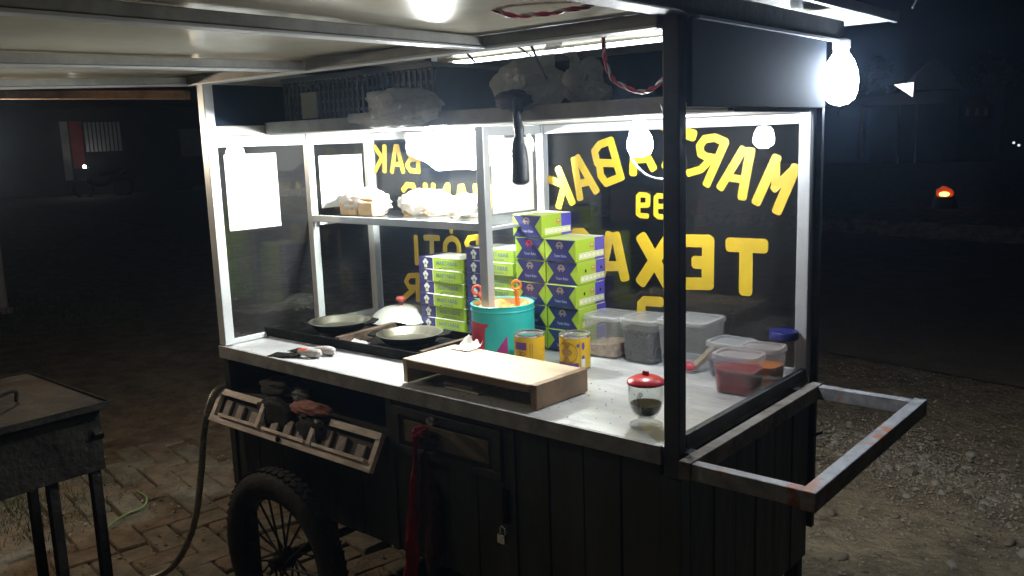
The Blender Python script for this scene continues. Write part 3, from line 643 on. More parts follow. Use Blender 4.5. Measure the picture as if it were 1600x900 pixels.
# wheels
def wheel(cx, cy, cz, r):
    wb = MB(); prof = []
    w = 0.036
    for a in range(0, 360, 20): prof.append((r - 0.040 + 0.040 * math.cos(math.radians(a)) * (1 if abs(math.cos(math.radians(a))) < .8 else .97), w * math.sin(math.radians(a))))
    prof.append(prof[0])
    def L_(prf, m, n=48):
        b = MB(); b.lathe(prf, (0, 0, 0), m, n, caps=False); b.v = [(cx + x, cy + z, cz + y) for x, y, z in b.v]; return b
    root = MB(); root.lathe([(0.0, -0.045), (0.016, -0.045), (0.018, -0.02), (0.030, -0.018), (0.030, 0.018), (0.018, 0.02), (0.016, 0.05), (0, 0.05)], (0, 0, 0), 'rim', 20)
    root.v = [(cx + x, cy + z, cz + y) for x, y, z in root.v]
    o = part(root, 'wheel')
    t = L_(prof, 'rubber')
    for k in range(60):  # tread blocks
        a = 2 * math.pi * k / 60
        for s in (-1, 1):
            c = Vector((cx + (r - 0.001) * math.cos(a + s * .02), cy + s * 0.011, cz + (r - 0.001) * math.sin(a + s * .02))); d = Vector((math.cos(a), 0, math.sin(a)))
            t.bar(c - d * .006, c + d * .0002, 0.019, 0.016, 'rubber', (-math.sin(a) + s * .3, s * .5, math.cos(a)))
    t.build('tyre', o)
    rr = r - 0.086
    L_([(rr, -0.018), (rr + 0.012, -0.016), (rr + 0.016, 0), (rr + 0.012, 0.016), (rr, 0.018), (rr - 0.004, 0), (rr, -0.018)], 'rim').build('rim', o)
    for k in range(20):
        a = 2 * math.pi * k / 20; s = 1 if k % 2 else -1; a2 = a + s * 0.55
        b = MB(); b.tube([(cx + 0.028 * math.cos(a2), cy + s * 0.016, cz + 0.028 * math.sin(a2)), (cx + rr * math.cos(a), cy, cz + rr * math.sin(a))], .0034, 'rim', 6); b.build('spoke', o)
wheel(0.368, -0.085, GZ + 0.266, 0.266); wheel(0.368, W + 0.075, GZ + 0.266, 0.266)
q = MB(); q.tube([(0.368, -0.04, GZ + 0.266), (0.368, W + 0.03, GZ + 0.266)], .012, 'rim'); part(q, 'axle')
for y in (0.06, W - 0.09): P('axle_block', (0.340, y, GZ + 0.280), (0.396, y + 0.03, Z0), 'dark')
# ------------------------------------------------------------------ lamps
def bulb(name, label, x, y, z, r, ztop, m, long=1.0):
    t = thing(name, label, 'light bulb', (x, y, z)); k = long
    b = MB(); b.lathe([(0.0, -r * k), (r * .45, -r * .93 * k), (r * .80, -r * .72 * k), (r * .97, -r * .35 * k), (r, 0), (r * .95, r * .4 * k), (r * .74, r * .85 * k), (r * .48, r * 1.15 * k), (0.0, r * 1.2 * k)], (x, y, z), m, 24)
    b.build('bulb_glass', t)
    h = r * 1.21 * k
    b = MB(); b.lathe([(0, h), (r * .44, h), (r * .44, h + r * .25), (r * .50, h + r * .27), (r * .50, h + r * .7), (r * .3, h + r * .8), (0, h + r * .82)], (x, y, z), 'white', 18); b.build('bulb_socket', t)
    return t
t = bulb('light_bulb', 'lit bulb in a white socket hanging under the loft board', 1.328, 0.300, 0.578, 0.029, 0.64, 'bulb')
b = MB(); b.tube(spline([(1.312, 0.300, 0.636), (1.306, 0.292, 0.60), (1.316, 0.285, 0.545), (1.36, 0.28, 0.508), (1.42, 0.27, 0.502), (1.50, 0.20, 0.53), (1.575, 0.05, 0.585)]), .0028, 'wiregrey'); b.build('lamp_wire', t)
t = bulb('light_bulb', 'dazzling bulb inside the upper glass cabinet over the shelf', 0.560, 0.440, 0.578, 0.032, 0.64, 'bulbin')
t = bulb('light_bulb', 'large lit bulb hanging outside under the right roof corner', 1.624, 0.724, 0.708, 0.041, 0.79, 'bulbout', 1.35)
b = MB(); b.tube([(1.624, 0.724, 0.795), (1.622, 0.726, 0.806)], .003, 'wireblack'); b.build('lamp_wire', t)

t = bulb('light_bulb', 'warm bulb hung from the outer end of the brown lath at far left', -0.860, -0.395, 0.645, 0.028, 0.75, 'bulbwarm')
b = MB(); b.tube([(-0.860, -0.395, 0.700), (-0.860, -0.395, 0.788)], .003, 'wireblack'); b.build('lamp_wire', t)

t = thing('tube_lamp', 'lit tube lamp running along under the back roof overhang', 'tube lamp', (0.95, 0.82, 0.862))
def tube_x(name, x0, x1, r, m):
    b = MB(); n = 14; vs = [(x, 0.820 + r * math.cos(2 * math.pi * k / n), 0.861 + r * math.sin(2 * math.pi * k / n)) for x in (x0, x1) for k in range(n)]
    b.add(vs, [(k, (k + 1) % n, n + (k + 1) % n, n + k) for k in range(n)] + [tuple(range(n))[::-1], tuple(range(n, 2 * n))], m, True); b.build(name, t)
tube_x('tube_glass', 0.26, 1.46, 0.011, 'tube'); tube_x('tube_cap', 0.235, 0.2595, 0.0125, 'white'); tube_x('tube_cap', 1.4605, 1.485, 0.0125, 'white')

# ------------------------------------------------------------------ papers on the glass
def sheet_paper(pts, label):
    b = MB(); b.hexa(pts, 'paper'); c = pts[0]; o = b.build('price_sheet', None, loc=c); return tag(o, label, 'paper sheet', 'white sheets stuck on the glass')
def px(x, y0, y1, z0, z1, tilt=0.0):
    return [(x, y0, z0 + tilt), (x + .0008, y0, z0 + tilt), (x + .0008, y1, z0), (x, y1, z0), (x, y0, z1 + tilt), (x + .0008, y0, z1 + tilt), (x + .0008, y1, z1), (x, y1, z1)]
sheet_paper(px(0.0146, 0.050, 0.236, 0.350, 0.582), 'white paper sheet on the left end glass nearest the front post')
sheet_paper(px(0.0146, 0.402, 0.586, 0.392, 0.566), 'white paper sheet on the left end glass above the bread')
sheet_paper(px(0.7906, 0.392, 0.575, 0.395, 0.604), 'white paper sheet on the partition glass behind the middle post')

# ------------------------------------------------------------------ cake boxes
def decal(b, verts2, faces, org, ux, uy, m, lift):
    """flat print laid on a face: (u, v) -> org + u*ux + v*uy, lifted along the normal"""
    ux, uy, org = Vector(ux), Vector(uy), Vector(org); n = ux.cross(uy).normalized()
    b.add([org + ux * u + uy * v + n * lift for u, v in verts2], faces, m)
def rect(b, u0, v0, u1, v1, org, ux, uy, m, lift=.0003): decal(b, [(u0,v0),(u1,v0),(u1,v1),(u0,v1)], [(0,1,2,3)], org, ux, uy, m, lift)
def word(b, s, size, u, v, org, ux, uy, m, lift=.0004, sx=1.0):
    vs, fs = text_polys(s, size); decal(b, [(u + a * sx, v + c) for a, c in vs], fs, org, ux, uy, m, lift)
def disc(b, u, v, r, org, ux, uy, m, lift, sy=1.0, n=10, a0=0, a1=360):
    vs = [(u + r * math.cos(math.radians(a0 + (a1 - a0) * k / n)), v + sy * r * math.sin(math.radians(a0 + (a1 - a0) * k / n))) for k in range(n + (1 if a1 - a0 < 360 else 0))]
    decal(b, vs, [tuple(range(len(vs)))], org, ux, uy, m, lift)
def badge(b, u, v, s, org, ux, uy, m1, m2):
    disc(b, u, v, s, org, ux, uy, m1, .0003, 0.9, 12, 0, 180); rect(b, u - s * 1.15, v - s * .35, u + s * 1.15, v - s * .02, org, ux, uy, m1, .0003)
    disc(b, u, v + s * .15, s * .5, org, ux, uy, m2, .0005, 0.8, 10, 0, 180); rect(b, u - s * .7, v - s * .8, u - s * .3, v - s * .4, org, ux, uy, m1, .0003); rect(b, u + s * .3, v - s * .8, u + s * .7, v - s * .4, org, ux, uy, m1, .0003)
def tall_box(label, redbadge=False, holes=False, closed_top=True):
    """deep box with navy hourglass front; origin at its front-left base corner"""
    w, d, h = 0.1075, 0.136, 0.0622
    t = thing('cake_box', label, 'cake box', (0, 0, 0), 'tall cake boxes stacked behind the cans')
    b = MB(); b.box((0, 0, 0.0006), (w, d * .66, h - .0006), 'lime'); b.box((0, d * .66 + .0002, 0.0006), (w, d, h - .0006), 'violet')
    body = b.build('box_body', t, .0012)
    b = MB(); b.box((-.0006, .002, h - .0004), (w + .0006, d * .80, h + .0010), 'limepale'); b.box((-.0006, d * .80 + .0002, h - .0004), (w + .0006, d - .004, h + .0010), 'cardwhite'); b.build('box_lid', t, .0006)
    b = MB(); F = ((0, -.0001, 0), (1, 0, 0), (0, 0, 1))
    g = w * .235
    decal(b, [(0.001,.001),(w-.001,.001),(w-g,h/2),(w-.001,h-.001),(.001,h-.001),(g,h/2)], [(0,1,2,5),(5,2,3,4)], *F, 'navybox', .0002)
    badge(b, w * .48, h * .74, .0115, *F, 'redprint' if redbadge else 'emblemdim', 'navybox')
    word(b, 'Terang Bulan', .0105, w * .5, h * .27, *F, 'bluegrey', sx=.78)
    S = ((w + .0001, 0, 0), (0, 1, 0), (0, 0, 1))
    badge(b, d * .55, h * .66, .0105, *S, 'emblem', 'limepale')
    u0, u1 = d * .10, d * .97
    rect(b, u0, h * .12, u1, h * .40, *S, 'cream', .0002)
    for k in range(6):
        a = u0 + (u1 - u0) * (k / 6 + .015); c = u0 + (u1 - u0) * ((k + 1) / 6 - .015)
        for (ua, va, ub, vb_) in ((a, h*.155, c, h*.17), (a, h*.35, c, h*.365), (a, h*.155, a + .0008, h*.365), (c - .0008, h*.155, c, h*.365)): rect(b, ua, va, ub, vb_, *S, 'greyprint', .0004)
    if holes: disc(b, d * .28, h * .60, .0042, *S, 'hole', .0004, 1.2); disc(b, d * .84, h * .62, .0042, *S, 'hole', .0004, 1.2)
    b.build('box_print', t)
    return t
pt = [tall_box('x'), tall_box('x', True), tall_box('x', False, True)]
def put_tall(k, x, y, z, rz, label):
    o = dup(pt[k], (x, y, z), rz, label); return o
ordn = ('bottom', 'second', 'third', 'fourth', 'fifth', 'top')
for i in range(5):
    k = (0, 2, 2, 2, 0)[i]
    if i == 4: lab = 'top navy and lime cake box of the right stack beside the plastic tubs'
    else: lab = '%s navy and lime cake box %s the right stack beside the plastic tubs' % (('bottom', 'second from bottom', 'third from bottom', 'fourth from bottom')[i], 'of' if i == 0 else 'in')
    put_tall(k, 0.8945 + (.0, .0022, -.002, .0012, -.001)[i], 0.492 + (0, .001, -.0008, .001, 0)[i], 0.0025 + i * 0.0640, (0, .014, -.018, .010, -.012)[i], lab)
for i in range(6):
    k = (0, 0, 0, 0, 1, 0)[i]
    if i == 5: lab = 'navy and lime cake box alone on the highest stack, shifted left'
    else: lab = '%s navy and lime cake box in the highest stack behind the turquoise tin' % ('bottom', 'second from bottom', 'third from bottom', 'fourth from bottom', 'fifth from bottom')[i]
    put_tall(k, 0.7825 + (.0, .0012, -.001, .0005, 0, -.007)[i], 0.494 + (0, .001, -.0008, .001, 0, .001)[i], 0.0025 + i * 0.0640, (0, -.014, .012, -.010, .008, -.02)[i], lab)
for o in pt:
    for c in list(o.children): bpy.data.objects.remove(c)
    bpy.data.objects.remove(o)
def flat_box(label):
    w, d, h = 0.190, 0.112, 0.0380
    t = thing('cake_box', label, 'cake box', (0, 0, 0), 'flat cake boxes stacked behind the pans')
    b = MB(); b.box((0, 0, .0005), (w * .335, d, h - .0005), 'purple'); b.box((w * .335 + .0002, 0, .0005), (w, d, h - .0005), 'lime'); b.build('box_body', t, .001)
    b = MB(); b.box((-.0004, -.0004, h - .0003), (w * .16, d, h + .0010), 'purple'); b.box((w * .16 + .0002, -.0004, h - .0003), (w + .0004, d, h + .0010), 'cardwhite'); b.build('box_lid', t, .0006)
    b = MB(); F = ((0, -.0001, 0), (1, 0, 0), (0, 0, 1))
    rect(b, w * .335, .001, w * .352, h - .001, *F, 'cream', .0002)
    word(b, 'MARTABAK', .0175, w * .66, h * .58, *F, 'greyprint', sx=1.0); word(b, 'TERANG BULAN', .0075, w * .66, h * .22, *F, 'greyprint')
    u = w * .165; disc(b, u, h * .70, .0068, *F, 'cardwhite', .0003); disc(b, u - .007, h * .58, .0055, *F, 'cardwhite', .00035); disc(b, u + .007, h * .58, .0055, *F, 'cardwhite', .0004)
    rect(b, u - .0065, h * .12, u + .0065, h * .48, *F, 'cream', .0003); disc(b, u, h * .46, .0035, *F, 'greyprint', .00055)
    rect(b, w * .86, .003, w * .866, h * .9, *F, 'greyprint', .0002); disc(b, w * .50, h * .06, .004, *F, 'hole', .0004, .8, 8, 0, 180)
    b.build('box_print', t)
    S = MB(); rect(S, d * .1, h * .3, d * .9, h * .7, (w + .0001, 0, 0), (0, 1, 0), (0, 0, 1), 'limepale', .0002); S.build('box_print', t)
    return t
pf = flat_box('x')
names6 = ('bottom', 'second from bottom', 'third from bottom', 'fourth from bottom', 'fifth from bottom', 'sixth from bottom', 'top')
for i in range(6):
    dup(pf, (0.362 + (0, .002, -.001, .001, -.002, 0)[i], 0.506 + (0, .001, -.001, 0, .001, 0)[i], 0.003 + i * 0.0393), (0, .022, -.018, .012, -.024, .010)[i],
        '%s flat purple and lime cake box of the stack by the domed lid' % (names6[i] if i < 5 else 'top'))
for i in range(7):
    dup(pf, (0.567 + (0, .002, -.001, .001, -.002, 0, .001)[i], 0.512 + (0, .001, -.001, 0, .001, 0, 0)[i], 0.003 + i * 0.0393), (0, -.022, .016, -.014, .02, -.01, .012)[i],
        '%s flat purple and lime cake box of the stack behind the middle post' % names6[i])
for c in list(pf.children): bpy.data.objects.remove(c)
bpy.data.objects.remove(pf)

# ------------------------------------------------------------------ burner tray, pans, lid
t = thing('burner_tray', 'long black steel burner tray holding two pans on the counter', 'burner tray', (0.34, 0.26, 0.003))
def TB(name, p, m='steel_black', bev=.0015): q = MB(); q.hexa(p, m); q.build(name, t, bev)
def wall(a, b_, z0, z1, th=.006, name='tray_wall', m='steel_black'):
    a, b_ = Vector(a), Vector(b_); d = (b_ - a).normalized(); r = Vector((-d.y, d.x)) * th / 2
    q = [(a - r), (b_ - r), (b_ + r), (a + r)]; TB(name, [(v.x, v.y, z0) for v in q] + [(v.x, v.y, z1) for v in q], m)
wall((0.004, 0.150), (0.755, 0.178), 0.003, 0.031); wall((0.030, 0.420), (0.735, 0.440), 0.003, 0.030); wall((0.027, 0.155), (0.033, 0.416), 0.003, 0.030); wall((0.745, 0.182), (0.735, 0.436), 0.003, 0.030)
wall((0.345, 0.172), (0.332, 0.412), 0.003, 0.034, .020, 'tray_divider', 'rusty'); wall((0.690, 0.186), (0.684, 0.424), 0.003, 0.034, .016, 'tray_divider', 'rusty')
TB('tray_floor', [(0.036, 0.156, .003), (0.742, 0.182, .003), (0.732, 0.436, .003), (0.034, 0.416, .003), (0.036, 0.156, .006), (0.742, 0.182, .006), (0.732, 0.436, .006), (0.034, 0.416, .006)])
for bx, by in ((0.20, 0.28), (0.53, 0.30)):
    q = MB(); q.lathe([(0.0, .0062), (0.05, .0062), (0.05, 0.016), (0.035, 0.020), (0, 0.020)], (bx, by, 0), 'rusty', 20); q.build('burner', t)
def pan(x, y, r, rz, label):
    p = thing('frying_pan', label, 'pan', (x, y, 0.0225), 'flat pans on the burner tray')
    b = MB(); b.lathe([(0, .0), (r * .72, .0), (r * .80, .003), (r * 1.0, .022), (r * 1.05, .0245), (r * 1.05, .0275)], (x, y, 0.0225), 'steel_black', 44, caps=False)
    b.lathe([(r * 1.05, .0275), (r * .985, .0280), (r * .93, .0250), (r * .80, .0085), (r * .76, .0065), (0, .0055)], (x, y, 0.0225), 'pan', 44, caps=False)
    b.build('pan_body', p)
    for s in (0, math.pi):
        a = rz + s; d = Vector((math.cos(a), math.sin(a), 0)); e = Vector((-d.y, d.x, 0)); c = Vector((x, y, 0.0225 + .0215)); w0, w1, l0, l1 = r * .52, r * .26, r * 0.99, r * 1.30
        q = MB(); pts = [c + d * l0 - e * w0, c + d * l1 - e * w1, c + d * l1 + e * w1, c + d * l0 + e * w0]; q.hexa([v for v in pts] + [v + Vector((0, 0, .006)) for v in pts], 'steel_black'); q.build('pan_ear', p, .002)
    return p
pan(0.212, 0.290, 0.094, math.radians(32), 'flat iron pan at the left end of the burner tray')
pan(0.540, 0.287, 0.094, math.radians(32), 'flat iron pan on the burner tray near the chopping board')
t = thing('pan_lid', 'domed aluminium pan lid with red knob beside the cake boxes', 'pan lid', (0.255, 0.508, 0.004))
b = MB(); b.lathe([(0.106, .0), (0.108, .004), (0.102, .010), (0.088, .028), (0.064, .042), (0.035, .049), (0, .051), ], (0.262, 0.510, 0.016), 'alulid', 44); b.build('lid_dome', t)
b = MB(); b.lathe([(.007, .0), (.007, .012), (.016, .017), (.017, .024), (.012, .030), (0, .032)], (0.262, 0.510, 0.066), 'redknob', 18); b.build('lid_knob', t)
b = MB(); b.lathe([(0, 0), (0.07, 0), (0.075, .012), (0, .012)], (0.262, 0.510, 0.0035), 'steel_black', 24); b.build('lid_stand', t)

# ------------------------------------------------------------------ chopping board on legs, paper on it
t = thing('chopping_board', 'raised wooden chopping board on side legs at the counter edge', 'chopping board', (1.01, 0.12, 0.002))
b = MB(); b.hexa([(0.812,0.024,.046),(1.2055,0.030,.041),(1.2135,0.212,.041),(0.820,0.206,.046),(0.812,0.024,.0635),(1.2055,0.030,.0585),(1.2135,0.212,.0575),(0.820,0.206,.0635)], 'wood'); b.build('board_top', t, .0015)
b = MB(); b.hexa([(0.796,0.023,.002),(0.8115,0.023,.002),(0.8195,0.205,.002),(0.804,0.205,.002),(0.796,0.023,.0637),(0.8115,0.023,.0637),(0.8195,0.205,.0637),(0.804,0.205,.0637)], 'wood'); b.build('board_leg', t, .0015)
b = MB(); b.hexa([(1.206,0.029,.002),(1.224,0.029,.002),(1.232,0.213,.002),(1.214,0.213,.002),(1.206,0.029,.0588),(1.224,0.029,.0586),(1.232,0.213,.0576),(1.214,0.213,.0578)], 'woodside'); b.build('board_leg', t, .0015)
b = MB(); b.hexa([(0.8118,0.0205,.044),(1.2052,0.0265,.039),(1.2052,0.0295,.039),(0.8118,0.0235,.044),(0.8118,0.0205,.0625),(1.2052,0.0265,.0575),(1.2052,0.0295,.0575),(0.8118,0.0235,.0625)], 'woodside'); b.build('board_edge', t, .001)
b = MB(); b.hexa([(0.8200,0.196,.002),(1.2135,0.202,.002),(1.2135,0.210,.002),(0.8200,0.204,.002),(0.8200,0.196,.0455),(1.2135,0.202,.0405),(1.2135,0.210,.0405),(0.8200,0.204,.0455)], 'woodside'); b.build('added_board_back', t, .001)  # back board added to keep the cavity under the top dark
def crumple(name, label, x0, x1, y0, y1, z, curl, seed, m='parch'):
    b = MB(); n = 10; vs = []; fs = []
    for s in (0, 1):
        for j in range(n + 1):
            for i in range(n + 1):
                u, v = i / n, j / n; x = x0 + (x1 - x0) * u; y = y0 + (y1 - y0) * v
                zz = z + curl * max(0, v - .55) ** 2 * 4 * (0.5 + noise.noise(Vector((u * 3 + seed, v * 2, 1)))) + .004 * abs(noise.noise(Vector((u * 5, v * 5, seed))))
                vs.append((x + .006 * noise.noise(Vector((v * 4, seed, 0))), y, zz + s * .0006))
    m2 = (n + 1) ** 2
    for j in range(n):
        for i in range(n): k = j*(n+1)+i; fs += [(k, k+n+1, k+n+2, k+1), (m2+k, m2+k+1, m2+k+n+2, m2+k+n+1)]
    b.add(vs, fs, m, True); return tag(b.build(name, None, loc=(x0, y0, z)), label, 'paper')
crumple('baking_paper', 'crumpled sheet of baking paper curling up behind the board', 0.828, 0.892, 0.160, 0.222, 0.0650, 0.045, 3)
b = MB(); b.blob((0.868, 0.258, 0.012), (.020, .016, .016), 'parch', .25, 2.4, 7, 3, .7, .3); tag(b.build('paper_ball', None, loc=(0.868, 0.258, 0.002)), 'small crumpled paper ball between the board and the turquoise tin', 'paper')
crumple('paper_scrap', 'torn paper scrap on the burner tray left of the near pan', 0.345, 0.43, 0.185, 0.232, 0.0105, 0.012, 8, 'paper')
b = MB(); b.box((0.92, 0.045, 0.0015), (1.03, 0.115, 0.004), 'parch'); b.box((0.90, 0.06, .0042), (1.00, 0.10, .010), 'parch'); tag(b.build('paper_stack', None, loc=(0.96, 0.08, 0.0015)), 'thin stack of paper lying under the raised chopping board', 'paper')

# ------------------------------------------------------------------ dough scrapers
def scraper(x, y, rz, label, redtop):
    t = thing('dough_scraper', label, 'scraper', (x, y, 0.002), 'two scrapers lying on the counter')
    d = Vector((math.cos(rz), math.sin(rz), 0)); e = Vector((-d.y, d.x, 0)); c = Vector((x, y, 0.0035))
    q = MB(); p = [c - d * .13 - e * .030, c - d * .035 - e * .014, c - d * .035 + e * .014, c - d * .13 + e * .018]; q.hexa([v for v in p] + [v + Vector((0, 0, .0016)) for v in p], 'steel_black'); q.build('scraper_blade', t)
    q = MB(); pts = [c + d * s + Vector((0, 0, .010)) for s in (-.045, -.03, -.01, .01, .025, .034)]; q.tube(pts, .01, 'greyhandle', 12, True, [.005, .009, .0125, .0135, .012, .005]); q.build('scraper_handle', t)
    if redtop:
        q = MB(); pts = [c + d * s + Vector((0, 0, .0155)) for s in (-.042, -.03, -.012)]; q.tube(pts, .006, 'redorange', 8, True, [.004, .0066, .0085]); q.build('handle_stripe', t)
M['greyhandle'] = mat('mottled_grey_handle', (0.42, 0.38, 0.37), 0.45, vary=0.4, scale=60)
scraper(0.372, 0.056, math.radians(20), 'grey handled scraper with a red stripe, nearest the counter edge', True)
scraper(0.385, 0.100, math.radians(8), 'plain grey handled scraper, the one nearer the burner tray', False)

# ------------------------------------------------------------------ turquoise tin with spatulas
TX, TY, TR, TH = 0.806, 0.402, 0.089, 0.142
t = thing('tin', 'large open turquoise tin of orange margarine with crimson and magenta shapes', 'tin', (TX, TY, 0.002))
b = MB(); b.lathe([(0, .0), (TR, .0), (TR, TH), (TR + .002, TH + .002), (TR - .001, TH + .004), (TR - .003, TH)], (TX, TY, .002), 'teal', 56, caps=False); b.lathe([(TR - .0035, TH + .001), (TR - .0035, TH - .05)], (TX, TY, .002), 'tincream', 56, caps=False); b.lathe([(TR + .0005, TH - .016), (TR + .0022, TH - .014), (TR + .0022, TH - .012), (TR + .0005, TH - .010)], (TX, TY, .002), 'teal', 56, caps=False); b.build('tin_body', t)
b = MB(); vs = [(TX, TY, TH - .016)]; nn = 40
for k in range(1, 7):
    for j in range(nn):
        a = 2 * math.pi * j / nn; r = (TR - .0037) * k / 6; x, y = TX + r * math.cos(a), TY + r * math.sin(a); vs.append((x, y, TH - .020 + .016 * noise.noise(Vector((x * 22, y * 22, 1))) + .010 * (k / 6) ** 2))
fs = [(0, 1 + j, 1 + (j + 1) % nn) for j in range(nn)] + [(1 + k*nn + j, 1 + (k+1)*nn + j, 1 + (k+1)*nn + (j+1) % nn, 1 + k*nn + (j+1) % nn) for k in range(5) for j in range(nn)]
b.add(vs, fs, 'margarine', True); b.build('margarine', t)
def patch(poly, m):   # poly of (angle deg, height) cut into strips on the tin's side
    b = MB(); a0 = min(p[0] for p in poly); a1 = max(p[0] for p in poly); N = 24
    def span(a):
        zs = []
        for i in range(len(poly)):
            (p, z), (q, w) = poly[i], poly[(i + 1) % len(poly)]
            if min(p, q) <= a <= max(p, q) and p != q: zs.append(z + (w - z) * (a - p) / (q - p))
        return (min(zs), max(zs)) if zs else (0, 0)
    vs = []
    for k in range(N + 1):
        a = a0 + (a1 - a0) * min(max(k / N, 1e-4), 1 - 1e-4); lo, hi = span(a); t_ = math.radians(a)
        for z in (lo, hi): vs.append((TX + (TR + .0005) * math.cos(t_), TY + (TR + .0005) * math.sin(t_), .002 + z))
    b.add(vs, [(2*k, 2*k+2, 2*k+3, 2*k+1) for k in range(N)], m, True); b.build('printed_shape', t)
# angles: the camera looks from about -48 deg
patch([(-150, .006), (-150, .100), (-74, .098), (-101, .056), (-86, .011), (-84, .006)], 'tubred')
patch([(-70, .005), (-42, .069), (-41.5, .005)], 'magenta')
def spatula(base, tip, m, label):
    t = thing('spatula', label, 'spatula', base, 'ring-handled spatulas in the turquoise tin'); a, b_ = Vector(base), Vector(tip); d = (b_ - a).normalized()
    q = MB(); q.tube([a, a + d * .03, b_ - d * .013], .006, m, 10, True, [.0085, .0075, .0058]); q.build('spatula_shaft', t)
    side = d.cross(Vector((0.64, -0.75, 0.17))).normalized(); q = MB()
    ring = [b_ + (d * math.cos(k * math.pi / 10) + side * math.sin(k * math.pi / 10)) * .0125 for k in range(21)]; q.tube(ring, .0036, m, 8); q.build('ring_handle', t)
spatula((0.776, 0.392, 0.105), (0.722, 0.388, 0.176), 'redorange', 'red-orange spatula leaning left in the turquoise tin')
spatula((0.852, 0.414, 0.105), (0.846, 0.418, 0.196), 'orange', 'yellow-orange spatula standing upright in the turquoise tin')

# ------------------------------------------------------------------ cans
def can(x, y, label, kind):
    t = thing('milk_can', label, 'can', (x, y, .002), 'opened milk cans behind the board'); r, h = .0405, .090
    b = MB(); b.lathe([(0, 0), (r, 0), (r + .001, .002), (r, .004), (r, h - .004), (r + .0015, h - .001), (r + .0008, h + .001), (r - .002, h + .0005), (r - .003, h - .004), (0, h - .005)], (x, y, .002), 'tinplate', 40); b.build('can_shell', t)
    def band(z0, z1, a0, a1, m, lift=.0004, n=18):
        q = MB(); vs = []
        for k in range(n + 1):
            a = math.radians(a0 + (a1 - a0) * k / n)
            for z in (z0, z1): vs.append((x + (r + lift) * math.cos(a), y + (r + lift) * math.sin(a), .002 + z))
        q.add(vs, [(2*k, 2*k+2, 2*k+3, 2*k+1) for k in range(n)], m, True); return q
    band(.005, h - .006, 0, 360, 'canyellow', .0003, 40).build('can_label', t)
    def oval(ac, zc, ra, rz, m, lift):
        q = MB(); n = 20; vs = [(x + (r + lift) * math.cos(math.radians(ac)), y + (r + lift) * math.sin(math.radians(ac)), .002 + zc)]
        for k in range(n):
            a = math.radians(ac + ra * math.cos(2*math.pi*k/n)); vs.append((x + (r + lift) * math.cos(a), y + (r + lift) * math.sin(a), .002 + zc + rz * math.sin(2*math.pi*k/n)))
        q.add(vs, [(0, 1 + k, 1 + (k + 1) % n) for k in range(n)], m, True); q.build('can_print', t)
    if kind == 0:
        band(.052, .072, -112, -62, 'canpurple', .0006).build('can_print', t); band(.014, .030, -118, -60, 'redprint', .0006).build('can_print', t)
        for a in (-50, -42): band(.012, .070, a, a + 3, 'cangold', .0006, 4).build('can_print', t)
        oval(-86, .042, 22, .006, 'cangold', .0006)
    else:
        band(.006, .020, -150, -40, 'canpurple', .0006).build('can_print', t); oval(-86, .046, 42, .030, 'cangold', .0007); oval(-86, .048, 22, .010, 'emblem', .0009)
        oval(-42, .066, 5, .005, 'canpurple', .0006); oval(-22, .064, 6, .010, 'canpurple', .0006); oval(-22, .034, 6, .006, 'canpurple', .0006)
        band(.008, .030, -30, -14, 'cardwhite', .0006).build('can_print', t); band(.008, .080, -36, -34, 'cangold', .0006, 4).build('can_print', t)
    oval(-150, .045, 20, .02, 'cangold', .0006)
can(0.966, 0.322, 'opened yellow milk can beside the turquoise tin', 0)
can(1.074, 0.378, 'opened yellow and gold milk can beside the plastic tubs', 1)

# ------------------------------------------------------------------ plastic tubs
def tub(cx, cy, w, d, h, rz, label, fill=None, fh=0.0, taper=.86, lid=True, slope=0.0):
    t = thing('plastic_tub', label, 'plastic tub', (cx, cy, .002), 'translucent tubs of toppings'); c, s = math.cos(rz), math.sin(rz)
    def ring(k, z, rr=.02): return [(cx + x * c - y * s, cy + x * s + y * c, .002 + z) for x, y in rrect(w * k, d * k, rr, 5)]
    def shell(levels, m, name, cap0=True, cap1=False):
        b = MB(); n = 24; vs = []
        for k, z in levels: vs += ring(k, z)
        fs = [(a*n+i, a*n+(i+1) % n, (a+1)*n+(i+1) % n, (a+1)*n+i) for a in range(len(levels)-1) for i in range(n)]
        if cap0: fs.append(tuple(range(n))[::-1])
        if cap1: fs.append(tuple(range((len(levels)-1)*n, len(levels)*n)))
        b.add(vs, fs, m, True); return b.build(name, t)
    shell([(taper, .0), (taper + (1 - taper) * .1, .004), (.985, h - .016), (1.0, h - .014), (1.0, h - .010)], 'pp', 'tub_wall')
    if fill:
        b = MB(); n = 24; vs = []; k1 = taper + (1 - taper) * fh / h
        vs += ring(taper - .03, .0025) + [(x, y, z + slope * ((x - cx) * c + (y - cy) * s) + .005 * noise.noise(Vector((x * 30, y * 30, 2)))) for x, y, z in ring(k1 - .03, fh)]
        ctr = (cx, cy, .002 + fh + .006); vs.append(ctr)
        fs = [(i, (i+1) % n, n + (i+1) % n, n + i) for i in range(n)] + [tuple(range(n))[::-1]] + [(n + i, n + (i+1) % n, 2*n) for i in range(n)]
        b.add(vs, fs, fill, True); b.build('tub_filling', t)
    if lid: shell([(1.035, h - .0095), (1.04, h - .002), (1.02, h + .002), (.90, h + .002), (.88, h - .004)], 'pplid', 'tub_lid', False, True)
    else: shell([(1.0, h - .0095), (1.05, h - .006), (1.055, h), (1.03, h + .002), (.985, h - .003)], 'pplid', 'tub_rim', False)
    return t
tub(1.068, 0.553, 0.112, 0.118, 0.112, .02, 'translucent lidded tub holding a little brown sugar', 'sugar', .034, slope=.12)
tub(1.186, 0.560, 0.110, 0.124, 0.114, .02, 'translucent lidded tub full of dark chocolate sprinkles', 'meses', .088)
tub(1.318, 0.556, 0.140, 0.128, 0.126, .02, 'larger translucent tub with pinkish contents behind the black post', None, 0)
